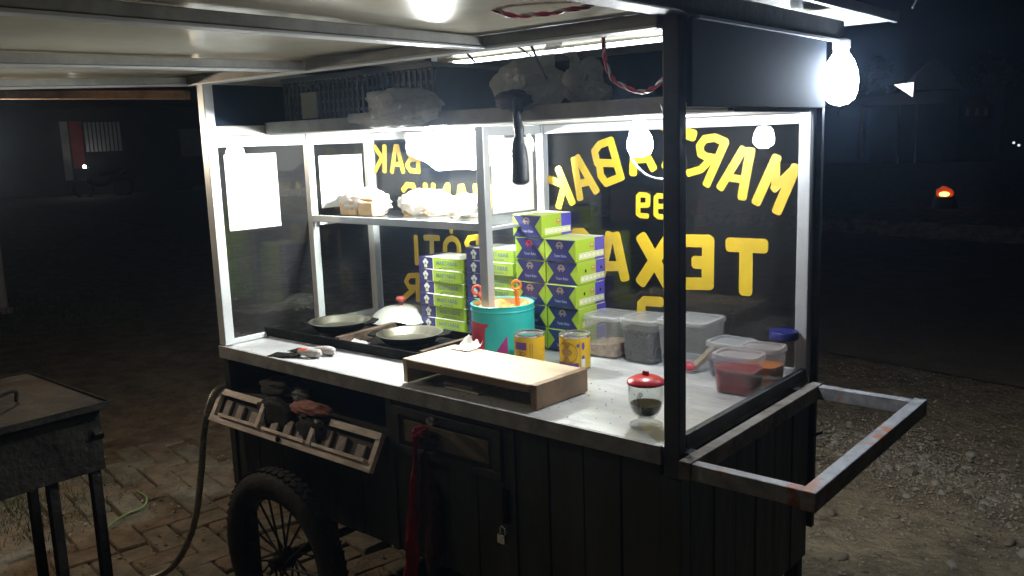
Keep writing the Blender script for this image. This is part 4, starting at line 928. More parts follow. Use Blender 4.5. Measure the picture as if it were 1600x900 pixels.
b = MB(); b.bar((1.352, 0.505, .010), (1.385, 0.57, .062), .018, .012, 'wood'); b.blob((1.345, 0.495, .016), (.018, .010, .012), 'redprint', .2, 2, 5, 2); tag(b.build('wooden_brush', None, loc=(1.35, 0.5, .004)), 'small red tipped wooden brush beside the larger tub', 'brush')
tub(1.443, 0.530, 0.100, 0.092, 0.086, -.05, 'translucent lidded tub with dark purple jam', 'jampurple', .040)
tub(1.520, 0.414, 0.108, 0.078, 0.088, .05, 'translucent lidded tub of red jam nearest the end glass', 'jamred', .056, .88)
tub(1.540, 0.500, 0.098, 0.074, 0.092, .05, 'translucent lidded tub of orange jam behind the red jam', 'jamorange', .048, .88)
t = thing('jar', 'clear jar with a blue lid in the back right corner', 'jar', (1.556, 0.582, .002))
b = MB(); b.lathe([(0, 0), (.032, 0), (.034, .004), (.034, .084), (.028, .094), (.028, .100)], (1.556, 0.582, .002), 'jarglass', 28, caps=False); b.build('jar_glass', t)
b = MB(); b.lathe([(.034, .096), (.035, .098), (.035, .112), (.033, .115), (0, .115)], (1.556, 0.582, .002), 'bluelid', 28); b.build('jar_lid', t)

# ------------------------------------------------------------------ coffee mug
mx, my = 1.477, 0.076
t = thing('coffee_mug', 'footed glass mug of black coffee with a red lid', 'mug', (mx, my, .001))
outer = [(0, .0), (.032, .0), (.035, .003), (.034, .006), (.026, .010), (.018, .014), (.0165, .018), (.020, .022), (.0275, .030), (.0325, .040), (.0355, .054), (.037, .074), (.0372, .092)]
inner = [(.0352, .092), (.0350, .074), (.0335, .054), (.0305, .0405), (.0255, .031), (.018, .0255), (0, .024)]
b = MB(); b.lathe([(.0, .0205)] + outer[7:] + inner, (mx, my, .001), 'mugglass', 48, caps=False); b.build('mug_glass', t)
b = MB(); b.lathe(outer[:7] + [(0, .0195)], (mx, my, .001), 'footglass', 48, caps=False); b.build('mug_foot', t)
b = MB(); b.lathe([(0, .0242), (.0179, .0258), (.0254, .0313), (.0304, .0408), (.0325, .0500), (0, .0500)], (mx, my, .001), 'coffee', 40); b.build('coffee', t)
b = MB(); b.lathe([(.034, .0925), (.0385, .0925), (.0392, .097), (.036, .101), (.024, .107), (.010, .1095), (0, .110)], (mx, my, .001), 'redlid', 36)
b.hexa([(mx-.007, my-.003, .108), (mx+.007, my-.003, .108), (mx+.007, my+.003, .108), (mx-.007, my+.003, .108), (mx-.006, my-.0025, .119), (mx+.006, my-.0025, .119), (mx+.006, my+.0025, .119), (mx-.006, my+.0025, .119)], 'redlid'); b.build('mug_lid', t)
ha = math.radians(-74); hd = Vector((math.cos(ha), math.sin(ha), 0))
b = MB(); b.tube(spline([Vector((mx, my, .078)) + hd * .0362, Vector((mx, my, .081)) + hd * .044, Vector((mx, my, .074)) + hd * .053, Vector((mx, my, .060)) + hd * .054, Vector((mx, my, .046)) + hd * .048, Vector((mx, my, .038)) + hd * .038, Vector((mx, my, .037)) + hd * .0312], 5), .0044, 'footglass', 10); b.build('mug_handle', t)

# ------------------------------------------------------------------ bread on the cabinet shelf
for k, (x, y, rx, ry, rz, lab) in enumerate(((0.16, 0.47, .105, .07, .050, 'white plastic bag of bread at the left end of the shelf'), (0.395, 0.52, .11, .065, .046, 'puffed white plastic bag of bread in the middle of the shelf'), (0.57, 0.52, .06, .06, .040, 'small white plastic bag beside the middle post on the shelf'))):
    t = thing('bread_bag', lab, 'bread bag', (x, y, .371), 'bread bags on the cabinet shelf')
    b = MB(); b.blob((x, y, .371 + rz * .75), (rx, ry, rz), 'bagwhite', .18, 1.8, 20 + k, 4, .75, .22); b.build('bag_film', t)
    b = MB()
    for j in range(2): b.box((x - rx * .55 + j * rx * .55, y - ry * .75, .373), (x - rx * .55 + (j + .9) * rx * .55, y + ry * .4, .373 + rz * 1.05), 'bread')
    b.build('bread_loaf', t, .008)
for k, (x, y, w) in enumerate(((0.10, 0.408, .085), (0.195, 0.405, .075))):
    b = MB(); b.box((x, y, .371), (x + w, y + .05, .371 + .047), 'bread'); b.box((x + .004, y + .006, .4185), (x + w - .004, y + .045, .430), 'bread'); tag(b.build('bread_loaf', None, .008, loc=(x, y, .371)), ('light brown bread loaf at the shelf front, left one', 'light brown bread loaf at the shelf front, right one')[k], 'bread')

# ------------------------------------------------------------------ things up on the loft
t = thing('plastic_crate', 'grey-green lattice crate on the loft board at the left', 'crate', (0.36, 0.40, .651))
x0, x1, y0, y1, z0, z1 = 0.075, 0.735, 0.240, 0.520, 0.652, 0.792
def lat(a, b_, m='basket', nm='crate_slat', bev=.001): q = MB(); q.box(a, b_, m); q.build(nm, t, bev)
lat((x0, y0, z0), (x1, y1, z0 + .004), nm='crate_floor')
lat((x0 - .004, y0 - .006, z1), (x1 + .004, y0 + .008, z1 + .014), nm='crate_rim'); lat((x0 - .004, y1 - .008, z1), (x1 + .004, y1 + .006, z1 + .014), nm='crate_rim'); lat((x0 - .004, y0 + .0085, z1), (x0 + .008, y1 - .0085, z1 + .014), nm='crate_rim'); lat((x1 - .008, y0 + .0085, z1), (x1 + .004, y1 - .0085, z1 + .014), nm='crate_rim')
for k in range(31):
    x = x0 + (x1 - x0 - .008) * k / 30; lat((x, y0, z0 + .0045), (x + .008, y0 + .004, z1 - .0005))
for k in range(5):
    z = z0 + .016 + k * .028; lat((x0, y0 + .0045, z), (x1, y0 + .0075, z + .008))
lat((x0, y1 - .004, z0 + .0045), (x1, y1, z1 - .0005), nm='crate_wall'); lat((x0, y0 + .008, z0 + .0045), (x0 + .004, y1 - .0045, z1 - .0005), nm='crate_wall'); lat((x1 - .004, y0 + .008, z0 + .0045), (x1, y1 - .0045, z1 - .0005), nm='crate_wall')
b = MB(); b.box((0.17, 0.234, .682), (0.245, 0.2395, .758), 'khaki'); tag(b.build('card_tag', None, loc=(0.207, 0.236, .682)), 'faded khaki card hung on the front of the lattice crate', 'card')
b = MB(); b.box((0.10, 0.26, .657), (0.40, 0.50, .77), 'dark'); b.box((0.43, 0.27, .657), (0.70, 0.50, .785), 'navy'); tag(b.build('carton', None, .004, loc=(0.3, 0.38, .656)), 'dark cartons packed inside the lattice crate', 'carton')
def pbag(c, rad, seed, label, m='bag', amp=.42, cr=.24, flat=.8, sub=4, ears=()):
    b = MB(); b.blob(c, rad, m, amp, 1.3, seed, sub, flat, cr)
    for sx in ears:   # gathered ears of the bag
        e = Vector(c) + Vector((sx * rad[0] * .55, 0, rad[2] * .75)); b.tube([e, e + Vector((sx * rad[0] * .12, -.004, rad[2] * .45)), e + Vector((sx * rad[0] * .34, -.006, rad[2] * .75))], .01, m, 9, True, [rad[2] * .34, rad[2] * .18, rad[2] * .26])
    return tag(b.build('plastic_bag', None, loc=(c[0], c[1], c[2] - rad[2] * flat)), label, 'plastic bag', 'plastic bags on the loft')
pbag((0.640, 0.205, .700), (.135, .045, .048), 3, 'slack pale plastic bag draped over the loft beam by the crate', 'bag')
pbag((1.030, 0.270, .722), (.105, .06, .068), 9, 'crumpled clear plastic bag on the loft above the black pouch', ears=(1,))
pbag((1.205, 0.270, .716), (.050, .045, .055), 13, 'small crumpled clear plastic bag beside the red and white wire', ears=(-1,))
pbag((1.245, 0.260, .690), (.030, .03, .030), 17, 'tiny scrap of clear plastic bag lying on the loft board')
# white sheet added behind the cabinet lamp for glare, clear film over the beam
def film(name, label, x0, x1, ztop, length, y, m, seed, edge, nj=12):
    b = MB(); n = 26; vs = []; fs = []
    for s in (0, 1):
        for j in range(nj + 1):
            for i in range(n + 1):
                u = i / n; v = j / nj; x = x0 + (x1 - x0) * u; ln = length * (0.80 + .20 * noise.noise(Vector((u * 4, seed, 2)))) * (edge + (1 - edge) * min(1, u * 3, (1 - u) * 6))
                z = ztop - ln * v; vs.append((x, y - .006 * math.sin(v * 3) + .008 * noise.noise(Vector((u * 7, v * 3, seed))) - s * .0006, z + .005 * noise.noise(Vector((u * 9, 0, seed)))))
    m2 = (nj + 1) * (n + 1)
    for j in range(nj):
        for i in range(n): k = j*(n+1)+i; fs += [(k, k+1, k+n+2, k+n+1), (m2+k, m2+k+n+1, m2+k+n+2, m2+k+1)]
    b.add(vs, fs, m, True); return tag(b.build(name, None, loc=(x0, y, ztop - length)), label, 'plastic sheet')
film('plastic_sheet', 'added white reflector sheet behind the cabinet lamp against the back glass', 0.26, 0.685, 0.632, 0.150, 0.575, 'bagwhite', 2, .55)
film('plastic_sheet', 'clear plastic film draped over the loft beam below the slack bag', 0.44, 0.80, 0.684, 0.052, 0.192, 'bag', 5, .6, 6)
t = thing('black_pouch', 'long black plastic pouch hanging from the loft beam', 'pouch', (1.075, 0.186, .50))
b = MB(); pts = [(1.070, .190, .690), (1.068, .178, .655), (1.076, .176, .615), (1.070, .178, .590), (1.072, .178, .565), (1.074, .178, .535), (1.074, .178, .505), (1.074, .178, .492)]
b.tube(spline(pts, 4), .01, 'blackbag', 14, True, [.86 * (.022, .020, .017, .014, .012, .012, .013, .014, .013, .012, .013, .015, .016, .018, .020, .021, .022, .0225, .023, .023, .0235, .0235, .024, .024, .024, .024, .022, .018, .010)[i] for i in range(29)]); b.build('pouch_body', t)
b = MB(); b.blob((1.045, .192, .690), (.055, .018, .026), 'blackbag', .25, 1.8, 31, 3, None, .4); b.build('pouch_top', t)
# ------------------------------------------------------------------ wires
def wire(label, pts, r, m, m2=None, name='wire'):
    P_ = spline(pts, 10)
    if not m2:
        b = MB(); b.tube(P_, r, m, 8); return tag(b.build(name, None, loc=pts[0]), label, 'wire')
    t = thing(name, label, 'wire', pts[0])
    for s, mm in ((0, m), (math.pi, m2), (2.1, m)):
        q = [];
        for i, p in enumerate(P_):
            d = (P_[min(i+1, len(P_)-1)] - P_[max(i-1, 0)]).normalized(); a = d.cross(Vector((.3, .2, .9))).normalized(); c = d.cross(a); w = i * .55 + s; q.append(p + (a * math.cos(w) + c * math.sin(w)) * r * 1.1)
        b = MB(); b.tube(q, r, mm, 6); b.build('wire_strand', t)
wire('red and white twisted wire looping down beside the front post', [(1.407, .05, .826), (1.404, .05, .79), (1.405, .05, .752), (1.42, .05, .713), (1.452, .05, .692), (1.493, .05, .680), (1.523, .05, .690), (1.562, .03, .712)], .0024, 'wirered', 'wirewhite', 'twisted_wire')
wire('red and white twisted wire sagging under the awning sheet', [(1.42, -.30, .812), (1.455, -.29, .798), (1.50, -.27, .796), (1.54, -.25, .800), (1.568, -.22, .806)], .0022, 'wirered', 'wirewhite', 'twisted_wire')
wire('thin black wire slanting from roof to loft bag', [(1.16, .10, .84), (1.14, .16, .79), (1.128, .22, .735)], .003, 'wireblack')
wire('short black wire dropping behind the loft crate', [(0.83, .20, .872), (0.822, .24, .85), (0.83, .30, .80)], .003, 'wireblack')
wire('short black wire just right of the lattice crate', [(0.70, .18, .868), (0.75, .22, .845), (0.80, .26, .825)], .0022, 'wireblack')
wire('thin black wire from the roof over the left clear bag', [(0.985, .22, .835), (1.02, .24, .82), (1.05, .26, .795)], .0022, 'wireblack')
wire('black cable sagging along the roof beam near the post', [(1.36, .08, .850), (1.43, .07, .826), (1.49, .06, .826), (1.56, .04, .850)], .0035, 'wireblack')
b = MB(); b.blob((1.553, .075, .792), (.024, .02, .05), 'blackcloth', .3, 2, 4, 3, None, .5); b.tube([(1.55, .07, .83), (1.552, .06, .868)], .004, 'wireblack'); tag(b.build('cable_bundle', None, loc=(1.553, .075, .76)), 'black tangle of cable tied to the inside of the front post', 'cable')
b = MB(); b.tube(spline([(1.545, .04, .66), (1.552, .04, .648), (1.556, .05, .625), (1.562, .055, .60)]), .005, 'wireblack'); b.tube(spline([(1.538, .04, .655), (1.55, .04, .632), (1.565, .05, .605)]), .003, 'wiregrey'); tag(b.build('lamp_switch', None, loc=(1.55, .04, .60)), 'small dark inline lamp switch on the front post', 'switch')
b = MB(); b.tube([(L + .09, 1.03, .897), (L + .10, 1.05, .935), (L + .115, 1.06, .94)], .003, 'chrome'); tag(b.build('wire_hook', None, loc=(L + .09, 1.03, .897)), 'bent wire hook standing on the far right roof corner', 'hook')

# ------------------------------------------------------------------ in and on the open compartment
b = MB(); b.blob((0.27, 0.030, -.106), (.10, .05, .034), 'blackcloth', .3, 1.8, 6, 4, .9, .15); b.blob((0.30, -.030, -.165), (.085, .018, .055), 'blackcloth', .25, 2, 8, 4, None, .12); b.blob((0.48, -.040, -.175), (.065, .016, .045), 'blackcloth', .25, 2, 9, 4, None, .12)
tag(b.build('black_cloth', None, loc=(.27, 0, -.14)), 'black cloth spilling from the open compartment over the slatted flap', 'cloth')
b = MB(); b.blob((0.452, -.020, -.118), (.075, .032, .018), 'pinkcloth', .35, 1.5, 15, 4, .8, .16); tag(b.build('pink_cloth', None, loc=(.452, -.02, -.13)), 'dull pink rag lying on the open slatted flap', 'cloth')
b = MB(); b.blob((0.350, 0.020, -.108), (.034, .02, .022), 'bag', .3, 2, 18, 3, .8, .6); tag(b.build('plastic_bag', None, loc=(.35, .02, -.13)), 'scrunched clear plastic bag in the open compartment', 'plastic bag')
b = MB(); b.box((0.135, 0.035, -.128), (0.185, 0.060, -.118), 'paper'); b.box((0.165, 0.065, -.118), (0.205, 0.085, -.110), 'paper'); tag(b.build('matchbox', None, .002, loc=(.15, .04, -.13)), 'small pale cardboard boxes in the open compartment', 'box')
b = MB(); b.tube(spline([(0.06, .10, -.085), (0.12, .12, -.068), (0.20, .16, -.055), (0.26, .20, -.052)]), .004, 'hose', 8); tag(b.build('gas_pipe', None, loc=(.06, .1, -.09)), 'thin ribbed gas pipe inside the dark compartment', 'pipe')
P_ = spline([(0.030, -.014, -.118), (-0.010, -.040, -.150), (-.050, -.060, -.26), (-.075, -.07, -.40), (-.11, -.085, -.56), (-.165, -.105, -.68), (-.235, -.13, -.765), (-.33, -.17, -.815), (-.45, -.24, -.822)], 26)
b = MB(); b.tube(P_, .011, 'hose', 10, True, [.0095 + .0022 * (i % 2) for i in range(len(P_))]); tag(b.build('gas_hose', None, loc=P_[0]), 'ribbed metal gas hose curving from the cart to the paving', 'hose')
# red cloth tied to the drawer
t = thing('red_cloth', 'dark red cloth knotted on the drawer and hanging to the wheel side', 'cloth', (0.90, -.03, -.10))
b = MB(); b.blob((0.905, -.030, -.093), (.022, .018, .016), 'redcloth', .3, 2.2, 5, 3, None, .5); b.blob((0.890, -.028, -.112), (.014, .014, .028), 'redcloth', .3, 2.2, 6, 3, None, .4); b.build('cloth_knot', t)
b = MB(); vs = []; nI, nJ = 8, 26
for s in (0, 1):
    for j in range(nJ + 1):
        v = j / nJ; z = -.10 - .42 * v; xl = .880 - .068 * v + .004 * math.sin(v * 9); w = .022 + .015 * v
        for i in range(nI + 1):
            u = i / nI; vs.append((xl + w * u, -.036 + .012 * math.sin(u * 5 + v * 4) - s * .002 + .010 * v + .006 * noise.noise(Vector((u * 3, v * 8, 1))), z + .008 * noise.noise(Vector((u * 4, v * 3, 6)))))
m2 = (nI + 1) * (nJ + 1); fs = []
for j in range(nJ):
    for i in range(nI): k = j*(nI+1)+i; fs += [(k, k+1, k+nI+2, k+nI+1), (m2+k, m2+k+nI+1, m2+k+nI+2, m2+k+1)]
b.add(vs, fs, 'redcloth', True); b.build('cloth_tail', t)
b = MB(); b.blob((0.925, -.024, -.118), (.030, .014, .018), 'blackcloth', .3, 2, 16, 3, None, .4); b.blob((0.918, -.024, -.32), (.030, .010, .19), 'shadered', .25, 1.5, 22, 4, None, .3); b.build('cloth_shadow', t)  # dark blobs stand in for the shadow beside the cloth

# ------------------------------------------------------------------ charcoal grill at the left
t = thing('metal_grill', 'soot-black metal grill box on legs with a hinged lid', 'grill', (-.34, -.60, GZ))
def G(name, p, m='steel_black', bev=.002): q = MB(); q.hexa(p, m); return q.build(name, t, bev)
def Gb(name, a, b_, m='steel_black', bev=.002): q = MB(); q.box(a, b_, m); return q.build(name, t, bev)
M['lidsteel'] = mat('scorched_lid_steel', (0.038, 0.030, 0.022), 0.8, 0.0, base2=(0.013, 0.011, 0.009), scale=7, bump=0.35, spec=0.08)
Gb('grill_lid', (-.63, -.86, -.112), (-.055, -.345, -.106), 'lidsteel', .001)
for a, b_ in (((-.635, -.865, -.120), (-.630, -.340, -.100)), ((-.055, -.865, -.120), (-.050, -.340, -.100)), ((-.6295, -.345, -.120), (-.0555, -.340, -.100)), ((-.6295, -.865, -.120), (-.0555, -.860, -.100))): Gb('lid_lip', a, b_, 'steel_black', .001)
q = MB(); q.tube(spline([(-.30, -.50, -.104), (-.295, -.50, -.075), (-.26, -.54, -.066), (-.20, -.62, -.066), (-.17, -.66, -.075), (-.165, -.67, -.104)], 6), .0055, 'steel_black'); q.build('lid_handle', t)
q = MB(); nseg = 14
for (xa, ya, xb, yb) in ((-.61, -.85, -.085, -.85), (-.085, -.85, -.085, -.36), (-.085, -.36, -.61, -.36), (-.61, -.36, -.61, -.85)):
    vs = []
    for j in range(7):
        for i in range(nseg + 1):
            u = i / nseg; z = -.121 - .185 * j / 6; x = xa + (xb - xa) * u; y = ya + (yb - ya) * u; k = .010 * noise.noise(Vector((x * 9, y * 9, z * 9))) * math.sin(u * math.pi); dx, dy = (yb - ya), -(xb - xa); l_ = math.hypot(dx, dy); vs.append((x + dx / l_ * k, y + dy / l_ * k, z))
    q.add(vs, [(j*(nseg+1)+i, j*(nseg+1)+i+1, (j+1)*(nseg+1)+i+1, (j+1)*(nseg+1)+i) for j in range(6) for i in range(nseg)], 'steel_black', True)
q.box((-.605, -.845, -.306), (-.09, -.365, -.300), 'steel_black'); q.build('grill_body', t)
G('lid_catch', [(-.084, -.40, -.215), (-.068, -.385, -.195), (-.068, -.36, -.195), (-.084, -.355, -.215), (-.084, -.40, -.180), (-.082, -.385, -.182), (-.082, -.36, -.182), (-.084, -.355, -.180)])
for x, y in ((-.105, -.385), (-.118, -.500), (-.60, -.385), (-.60, -.82), (-.105, -.83)): Gb('grill_leg', (x - .014, y - .014, GZ + .012), (x + .014, y + .014, -.295), 'steel_black', .002)
# bits on the paving
b = MB(); b.tube(spline([(-1.087, .184, GZ + .024), (-.98, .17, GZ + .026), (-.905, .120, GZ + .024), (-.89, .05, GZ + .024), (-.86, -.01, GZ + .026), (-.82, -.065, GZ + .026), (-.77, -.09, GZ + .03)], 8), .0042, 'string', 8); tag(b.build('plant_stalk', None, loc=(-.9, .1, GZ + .02)), 'curved pale green stalk lying on the brick paving', 'stalk')

# crumbs and flour on the counter
b = MB(); r = random.Random(21)
for k in range(420):
    if k < 240: x = r.gauss(1.02, .22); y = r.uniform(.005, .30)
    else: x = r.uniform(.05, 1.55); y = r.uniform(.005, .45)
    q_ = r.uniform(.0006, .0022); z = .0018
    b.add([(x - q_, y - q_ * .6, z), (x + q_, y - q_ * .7, z), (x + q_ * .5, y + q_, z), (x, y, z + q_ * 1.1)], [(0, 1, 3), (1, 2, 3), (2, 0, 3)], ('woodside', 'parch', 'bread', 'rusty')[k % 4])
stuff(b.build('crumbs'))
# ------------------------------------------------------------------ far side of the road
def far(u_dir, dist, z): return None
M['far_dark'] = mat('dark_house_wall', (0.05, 0.045, 0.04), 0.8, vary=0.4, scale=1.2)
M['far_roof'] = mat('dark_roof_tiles', (0.07, 0.05, 0.045), 0.8, vary=0.4, scale=2)
M['far_red'] = mat('red_shop_panel', (0.50, 0.06, 0.045), 0.6, vary=0.3, scale=1.5)
M['far_metal'] = mat('corrugated_zinc', (0.45, 0.45, 0.46), 0.4, 0.5, vary=0.2)
M['far_white'] = mat('dirty_white_wall', (0.55, 0.53, 0.50), 0.8, vary=0.3, scale=1.5)
M['lampwhite'] = emis('headlamp_glass', (1, 1, 0.95), 40)
M['gable'] = emis('glowing_gable_panel', (1, 1, 0.97), 2.2)  # no lamp: the brightness of a lit panel is put into emission
M['ember'] = emis('ember_core', (1.0, 0.50, 0.10), 6.0)
M['ember2'] = emis('ember_glow', (1.0, 0.10, 0.015), 0.35)
M['smalllamp'] = emis('small_far_lamp', (0.9, 0.95, 1.0), 1.2)
M['signred'] = mat('dull_red_sign', (0.16, 0.045, 0.045), 0.6, vary=0.2, scale=3)
M['signpale'] = mat('faded_sign_letters', (0.30, 0.26, 0.26), 0.6)
M['pole'] = mat('grey_pole_paint', (0.62, 0.58, 0.52), 0.6, vary=0.2, scale=10)
M['bark'] = mat('dark_bark', (0.09, 0.07, 0.05), 0.9, vary=0.4)
M['foliage'] = mat('night_foliage', (0.06, 0.085, 0.04), 0.8, vary=0.4, scale=3)
def cpt(u, v, dist):
    """point at a horizontal distance along the view direction of a photograph pixel (1600 x 900)"""
    d = Vector(R_[0]) * ((u - 800) / 1364.45) - Vector(R_[1]) * ((v - 450) / 1364.45) + Vector(R_[2]); k = dist / math.hypot(d.x, d.y)
    return Vector(mw.translation) + d * k
# pole by the roadside on the left
b = MB(); b.lathe([(.036, 0), (.034, .9), (.030, 4.4)], (-6.38, 1.58, GZ - .02), 'pole', 14); b.build('post_shaft', tp := thing('roadside_pole', 'thin grey pole standing at the far left roadside', 'pole', (-6.38, 1.58, GZ)))
b = MB(); b.lathe([(.075, 0), (.07, .05), (0, .06)], (-6.38, 1.58, GZ - .01), 'pole', 14); b.build('pole_foot', tp)
# dark shop with a red panel
def house(name, label, c, ux, w, d, h, roof, wall='far_dark'):
    """c: front middle at ground; ux: unit vector along the front"""
    t = thing(name, label, 'building', tuple(c)); ux = Vector(ux).normalized(); uy = Vector((-ux.y, ux.x, 0)); c = Vector(c)
    def p(a, y, z): return c + ux * a + uy * y + Vector((0, 0, z))
    q = MB(); q.hexa([p(-w/2,0,0), p(w/2,0,0), p(w/2,d,0), p(-w/2,d,0), p(-w/2,0,h), p(w/2,0,h), p(w/2,d,h), p(-w/2,d,h)], wall); q.build('wall', t)
    q = MB(); o = .35; z0, z1 = h + .003, h + roof
    q.add([p(-w/2-o,-o,z0), p(w/2+o,-o,z0), p(w/2+o,d+o,z0), p(-w/2-o,d+o,z0), p(-w/2-o,d/2,z1), p(w/2+o,d/2,z1)], [(0,1,5,4), (2,3,4,5), (0,4,3), (1,2,5), (3,2,1,0)], 'far_roof'); q.build('roof', t)
    return t, p
gb = Vector((-1, 1, 0))
c1 = cpt(190, 262, 34.0); c1.z = GZ
view = Vector((c1.x - 2.4, c1.y + 1.4, 0)).normalized(); uxf = Vector((view.y, -view.x, 0))
t, p = house('shop_building', 'dark roadside shop with a red panel and zinc sheet front', c1, uxf, 9.0, 5.0, 3.0, 1.2)
def slab(parent, name, p, a0, a1, y0, y1, z0, z1, m):
    q = MB(); q.hexa([p(a0,y0,z0), p(a1,y0,z0), p(a1,y1,z0), p(a0,y1,z0), p(a0,y0,z1), p(a1,y0,z1), p(a1,y1,z1), p(a0,y1,z1)], m); return q.build(name, parent)
slab(t, 'red_panel', p, -1.50, -1.12, -.06, -.003, .95, 2.55, 'far_red'); slab(t, 'door_frame', p, -1.80, -1.56, -.08, -.003, .55, 2.55, 'far_white')
slab(t, 'door', p, -1.10, .2, -.03, -.003, .05, 1.9, 'far_roof')
zs = []
for k in range(9): slab(t, 'zinc_sheet', p, -1.05 + k * .13, -.96 + k * .13, -.10 - .02 * (k % 2), -.061, 1.5, 2.5, 'far_metal')
slab(t, 'window', p, 2.0, 2.8, -.04, -.003, 1.2, 2.2, 'far_metal')
c1b = cpt(45, 262, 36.0); c1b.z = GZ
t, p = house('shop_building', 'dark low house left of the red panel shop', c1b, uxf, 5.0, 4.0, 2.6, 1.0)
slab(t, 'pale_banner', p, -.35, -.05, -.07, -.003, 1.2, 2.1, 'far_white'); slab(t, 'pale_banner', p, .1, .28, -.07, -.003, .9, 1.6, 'far_white')
# parked motorcycle with its headlamp on
mc = cpt(128, 270, 32.0); mc.z = GZ
t = thing('motorcycle', 'parked motorcycle with its headlamp lit before the red panel', 'motorcycle', tuple(mc))
fx = uxf; fy = Vector((-fx.y, fx.x, 0))
def mp(a, y, z): return mc + fx * a + fy * y + Vector((0, 0, z))
for a in (-.0, 1.2):
    q = MB(); q.tube([mp(a + .28 * math.cos(k * math.pi / 12), 0, .30 + .28 * math.sin(k * math.pi / 12)) for k in range(25)], .045, 'rubber', 8); q.build('wheel', t)
q = MB(); q.tube([mp(.0, 0, .30), mp(.12, 0, .62), mp(.22, 0, .98)], .03, 'steel_black'); q.build('fork', t)
q = MB(); q.tube(spline([mp(.15, 0, .62), mp(.45, 0, .45), mp(.75, 0, .5), mp(1.1, 0, .72), mp(1.35, 0, .80)], 5), .1, 'steel_black', 10); q.build('motorcycle_body', t)
q = MB(); q.tube(spline([mp(.5, 0, .78), mp(.8, 0, .80), mp(1.2, 0, .86)], 5), .08, 'blackcloth', 10); q.build('saddle', t)
q = MB(); q.tube([mp(.24, -.3, 1.02), mp(.22, 0, 1.0), mp(.24, .3, 1.02)], .018, 'steel_black'); q.build('handlebar', t)
q = MB(); q.blob(mp(.10, -.05, 1.02), (.055, .055, .055), 'lampwhite', 0, 1, 1, 2); q.build('headlight', t)
hl = bpy.data.lights.new('panel_fill_spot', 'SPOT'); hl.energy = 8; hl.spot_size = math.radians(50); hl.shadow_soft_size = .05; hl.color = (1, .95, .88); ho = bpy.data.objects.new('panel_fill_spot', hl); col.objects.link(ho)  # spot added in front of the motorcycle to light the shop's red panel
ho.parent = t; ho.location = mp(.02, -.35, 1.15) - mc; tgt = c1 + uxf * -1.0 + Vector((0, 0, 2.0)); ho.rotation_euler = (tgt - mp(.02, -.35, 1.15)).to_track_quat('-Z', 'Y').to_euler()
# right: kiosk with glowing gable, pointed roof, round sign, ember
ck = cpt(1415, 226, 38.0); ck.z = GZ; vk = Vector((ck.x - 2.4, ck.y + 1.4, 0)).normalized(); uxk = Vector((vk.y, -vk.x, 0))
t, p = house('kiosk', 'dark kiosk with a triangular gable panel that glows by itself', ck, uxk, 2.6, 2.4, 2.25, .5)
q = MB(); pts = [p(-.50, -.45, 3.02), p(.20, -.45, 3.08), p(.18, -.45, 2.52)]; o_ = Vector((0, 0, 0)) + Vector((vk.x, vk.y, 0)) * .05
q.add([v for v in pts] + [v + o_ for v in pts], [(0,1,2), (5,4,3), (0,3,4,1), (1,4,5,2), (2,5,3,0)], 'gable'); q.build('glowing_gable', t)
q = MB(); q.bar(p(.1, -.42, 2.25), p(.1, -.42, 3.0), .05, .05, 'far_dark'); q.build('gable_support', t)
slab(t, 'post', p, -.30, -.22, -.40, -.32, 0, 2.24, 'far_white'); slab(t, 'post', p, .30, .38, -.40, -.32, 0, 2.24, 'far_white')
ct = cpt(1452, 224, 42.0); ct.z = GZ
t = thing('pointed_hut', 'grey hut with a steep pointed roof behind the kiosk', 'hut', tuple(ct))
q = MB(); q.lathe([(1.1, 0), (1.1, 2.9)], tuple(ct), 'far_dark', 6, False); q.build('wall', t)
q = MB(); q.lathe([(1.25, 2.9), (.75, 3.6), (.0, 4.25)], tuple(ct), 'far_metal', 6, False); q.build('roof', t)
cs = cpt(1524, 220, 22.0); cs.z = GZ
vs_ = Vector((cs.x - 2.4, cs.y + 1.4, 0)).normalized(); uxs = Vector((vs_.y, -vs_.x, 0))
t = thing('round_sign', 'dull red octagonal signboard with pale letters on two posts', 'sign', tuple(cs))
def sp(a, y, z): return cs + uxs * a - Vector((vs_.x, vs_.y, 0)) * y + Vector((0, 0, z))
zc = 1.43 + (223 - 207) * 22 / 1364.0 ; R8 = .33
q = MB(); ring = [(R8 * math.cos(math.radians(22.5 + 45 * k)), R8 * math.sin(math.radians(22.5 + 45 * k))) for k in range(8)]
q.add([sp(a, .0, zc + b_) for a, b_ in ring] + [sp(a, .03, zc + b_) for a, b_ in ring], [tuple(range(8)), tuple(range(15, 7, -1))] + [(k, k + 8, (k+1) % 8 + 8, (k+1) % 8) for k in range(8)], 'signred'); q.build('sign_plate', t)
for a in (-.185, .0, .17):
    q = MB(); q.hexa([sp(a - .04, .031, zc - .08), sp(a + .04, .031, zc - .08), sp(a + .04, .034, zc - .08), sp(a - .04, .034, zc - .08), sp(a - .02, .031, zc + .08), sp(a + .03, .031, zc + .08), sp(a + .03, .034, zc + .08), sp(a - .02, .034, zc + .08)], 'signpale'); q.build('sign_mark', t)
for a in (-.12, .12): q = MB(); q.bar(sp(a, -.03, 0), sp(a, -.03, zc - .2), .06, .06, 'pole'); q.build('sign_post', t)
ce = cpt(1476, 303, 17.0); 
t = thing('ember_fire', 'small glowing orange fire burning low across the road', 'fire', (ce.x, ce.y, GZ))
base = Vector((ce.x, ce.y, ce.z))
q = MB(); q.blob(base, (.085, .085, .045), 'ember', .25, 2, 3, 3); q.build('flame', t)
q = MB(); q.blob(base + Vector((-.01, .05, .02)), (.14, .08, .10), 'ember2', .35, 2, 5, 3); q.build('flame', t)
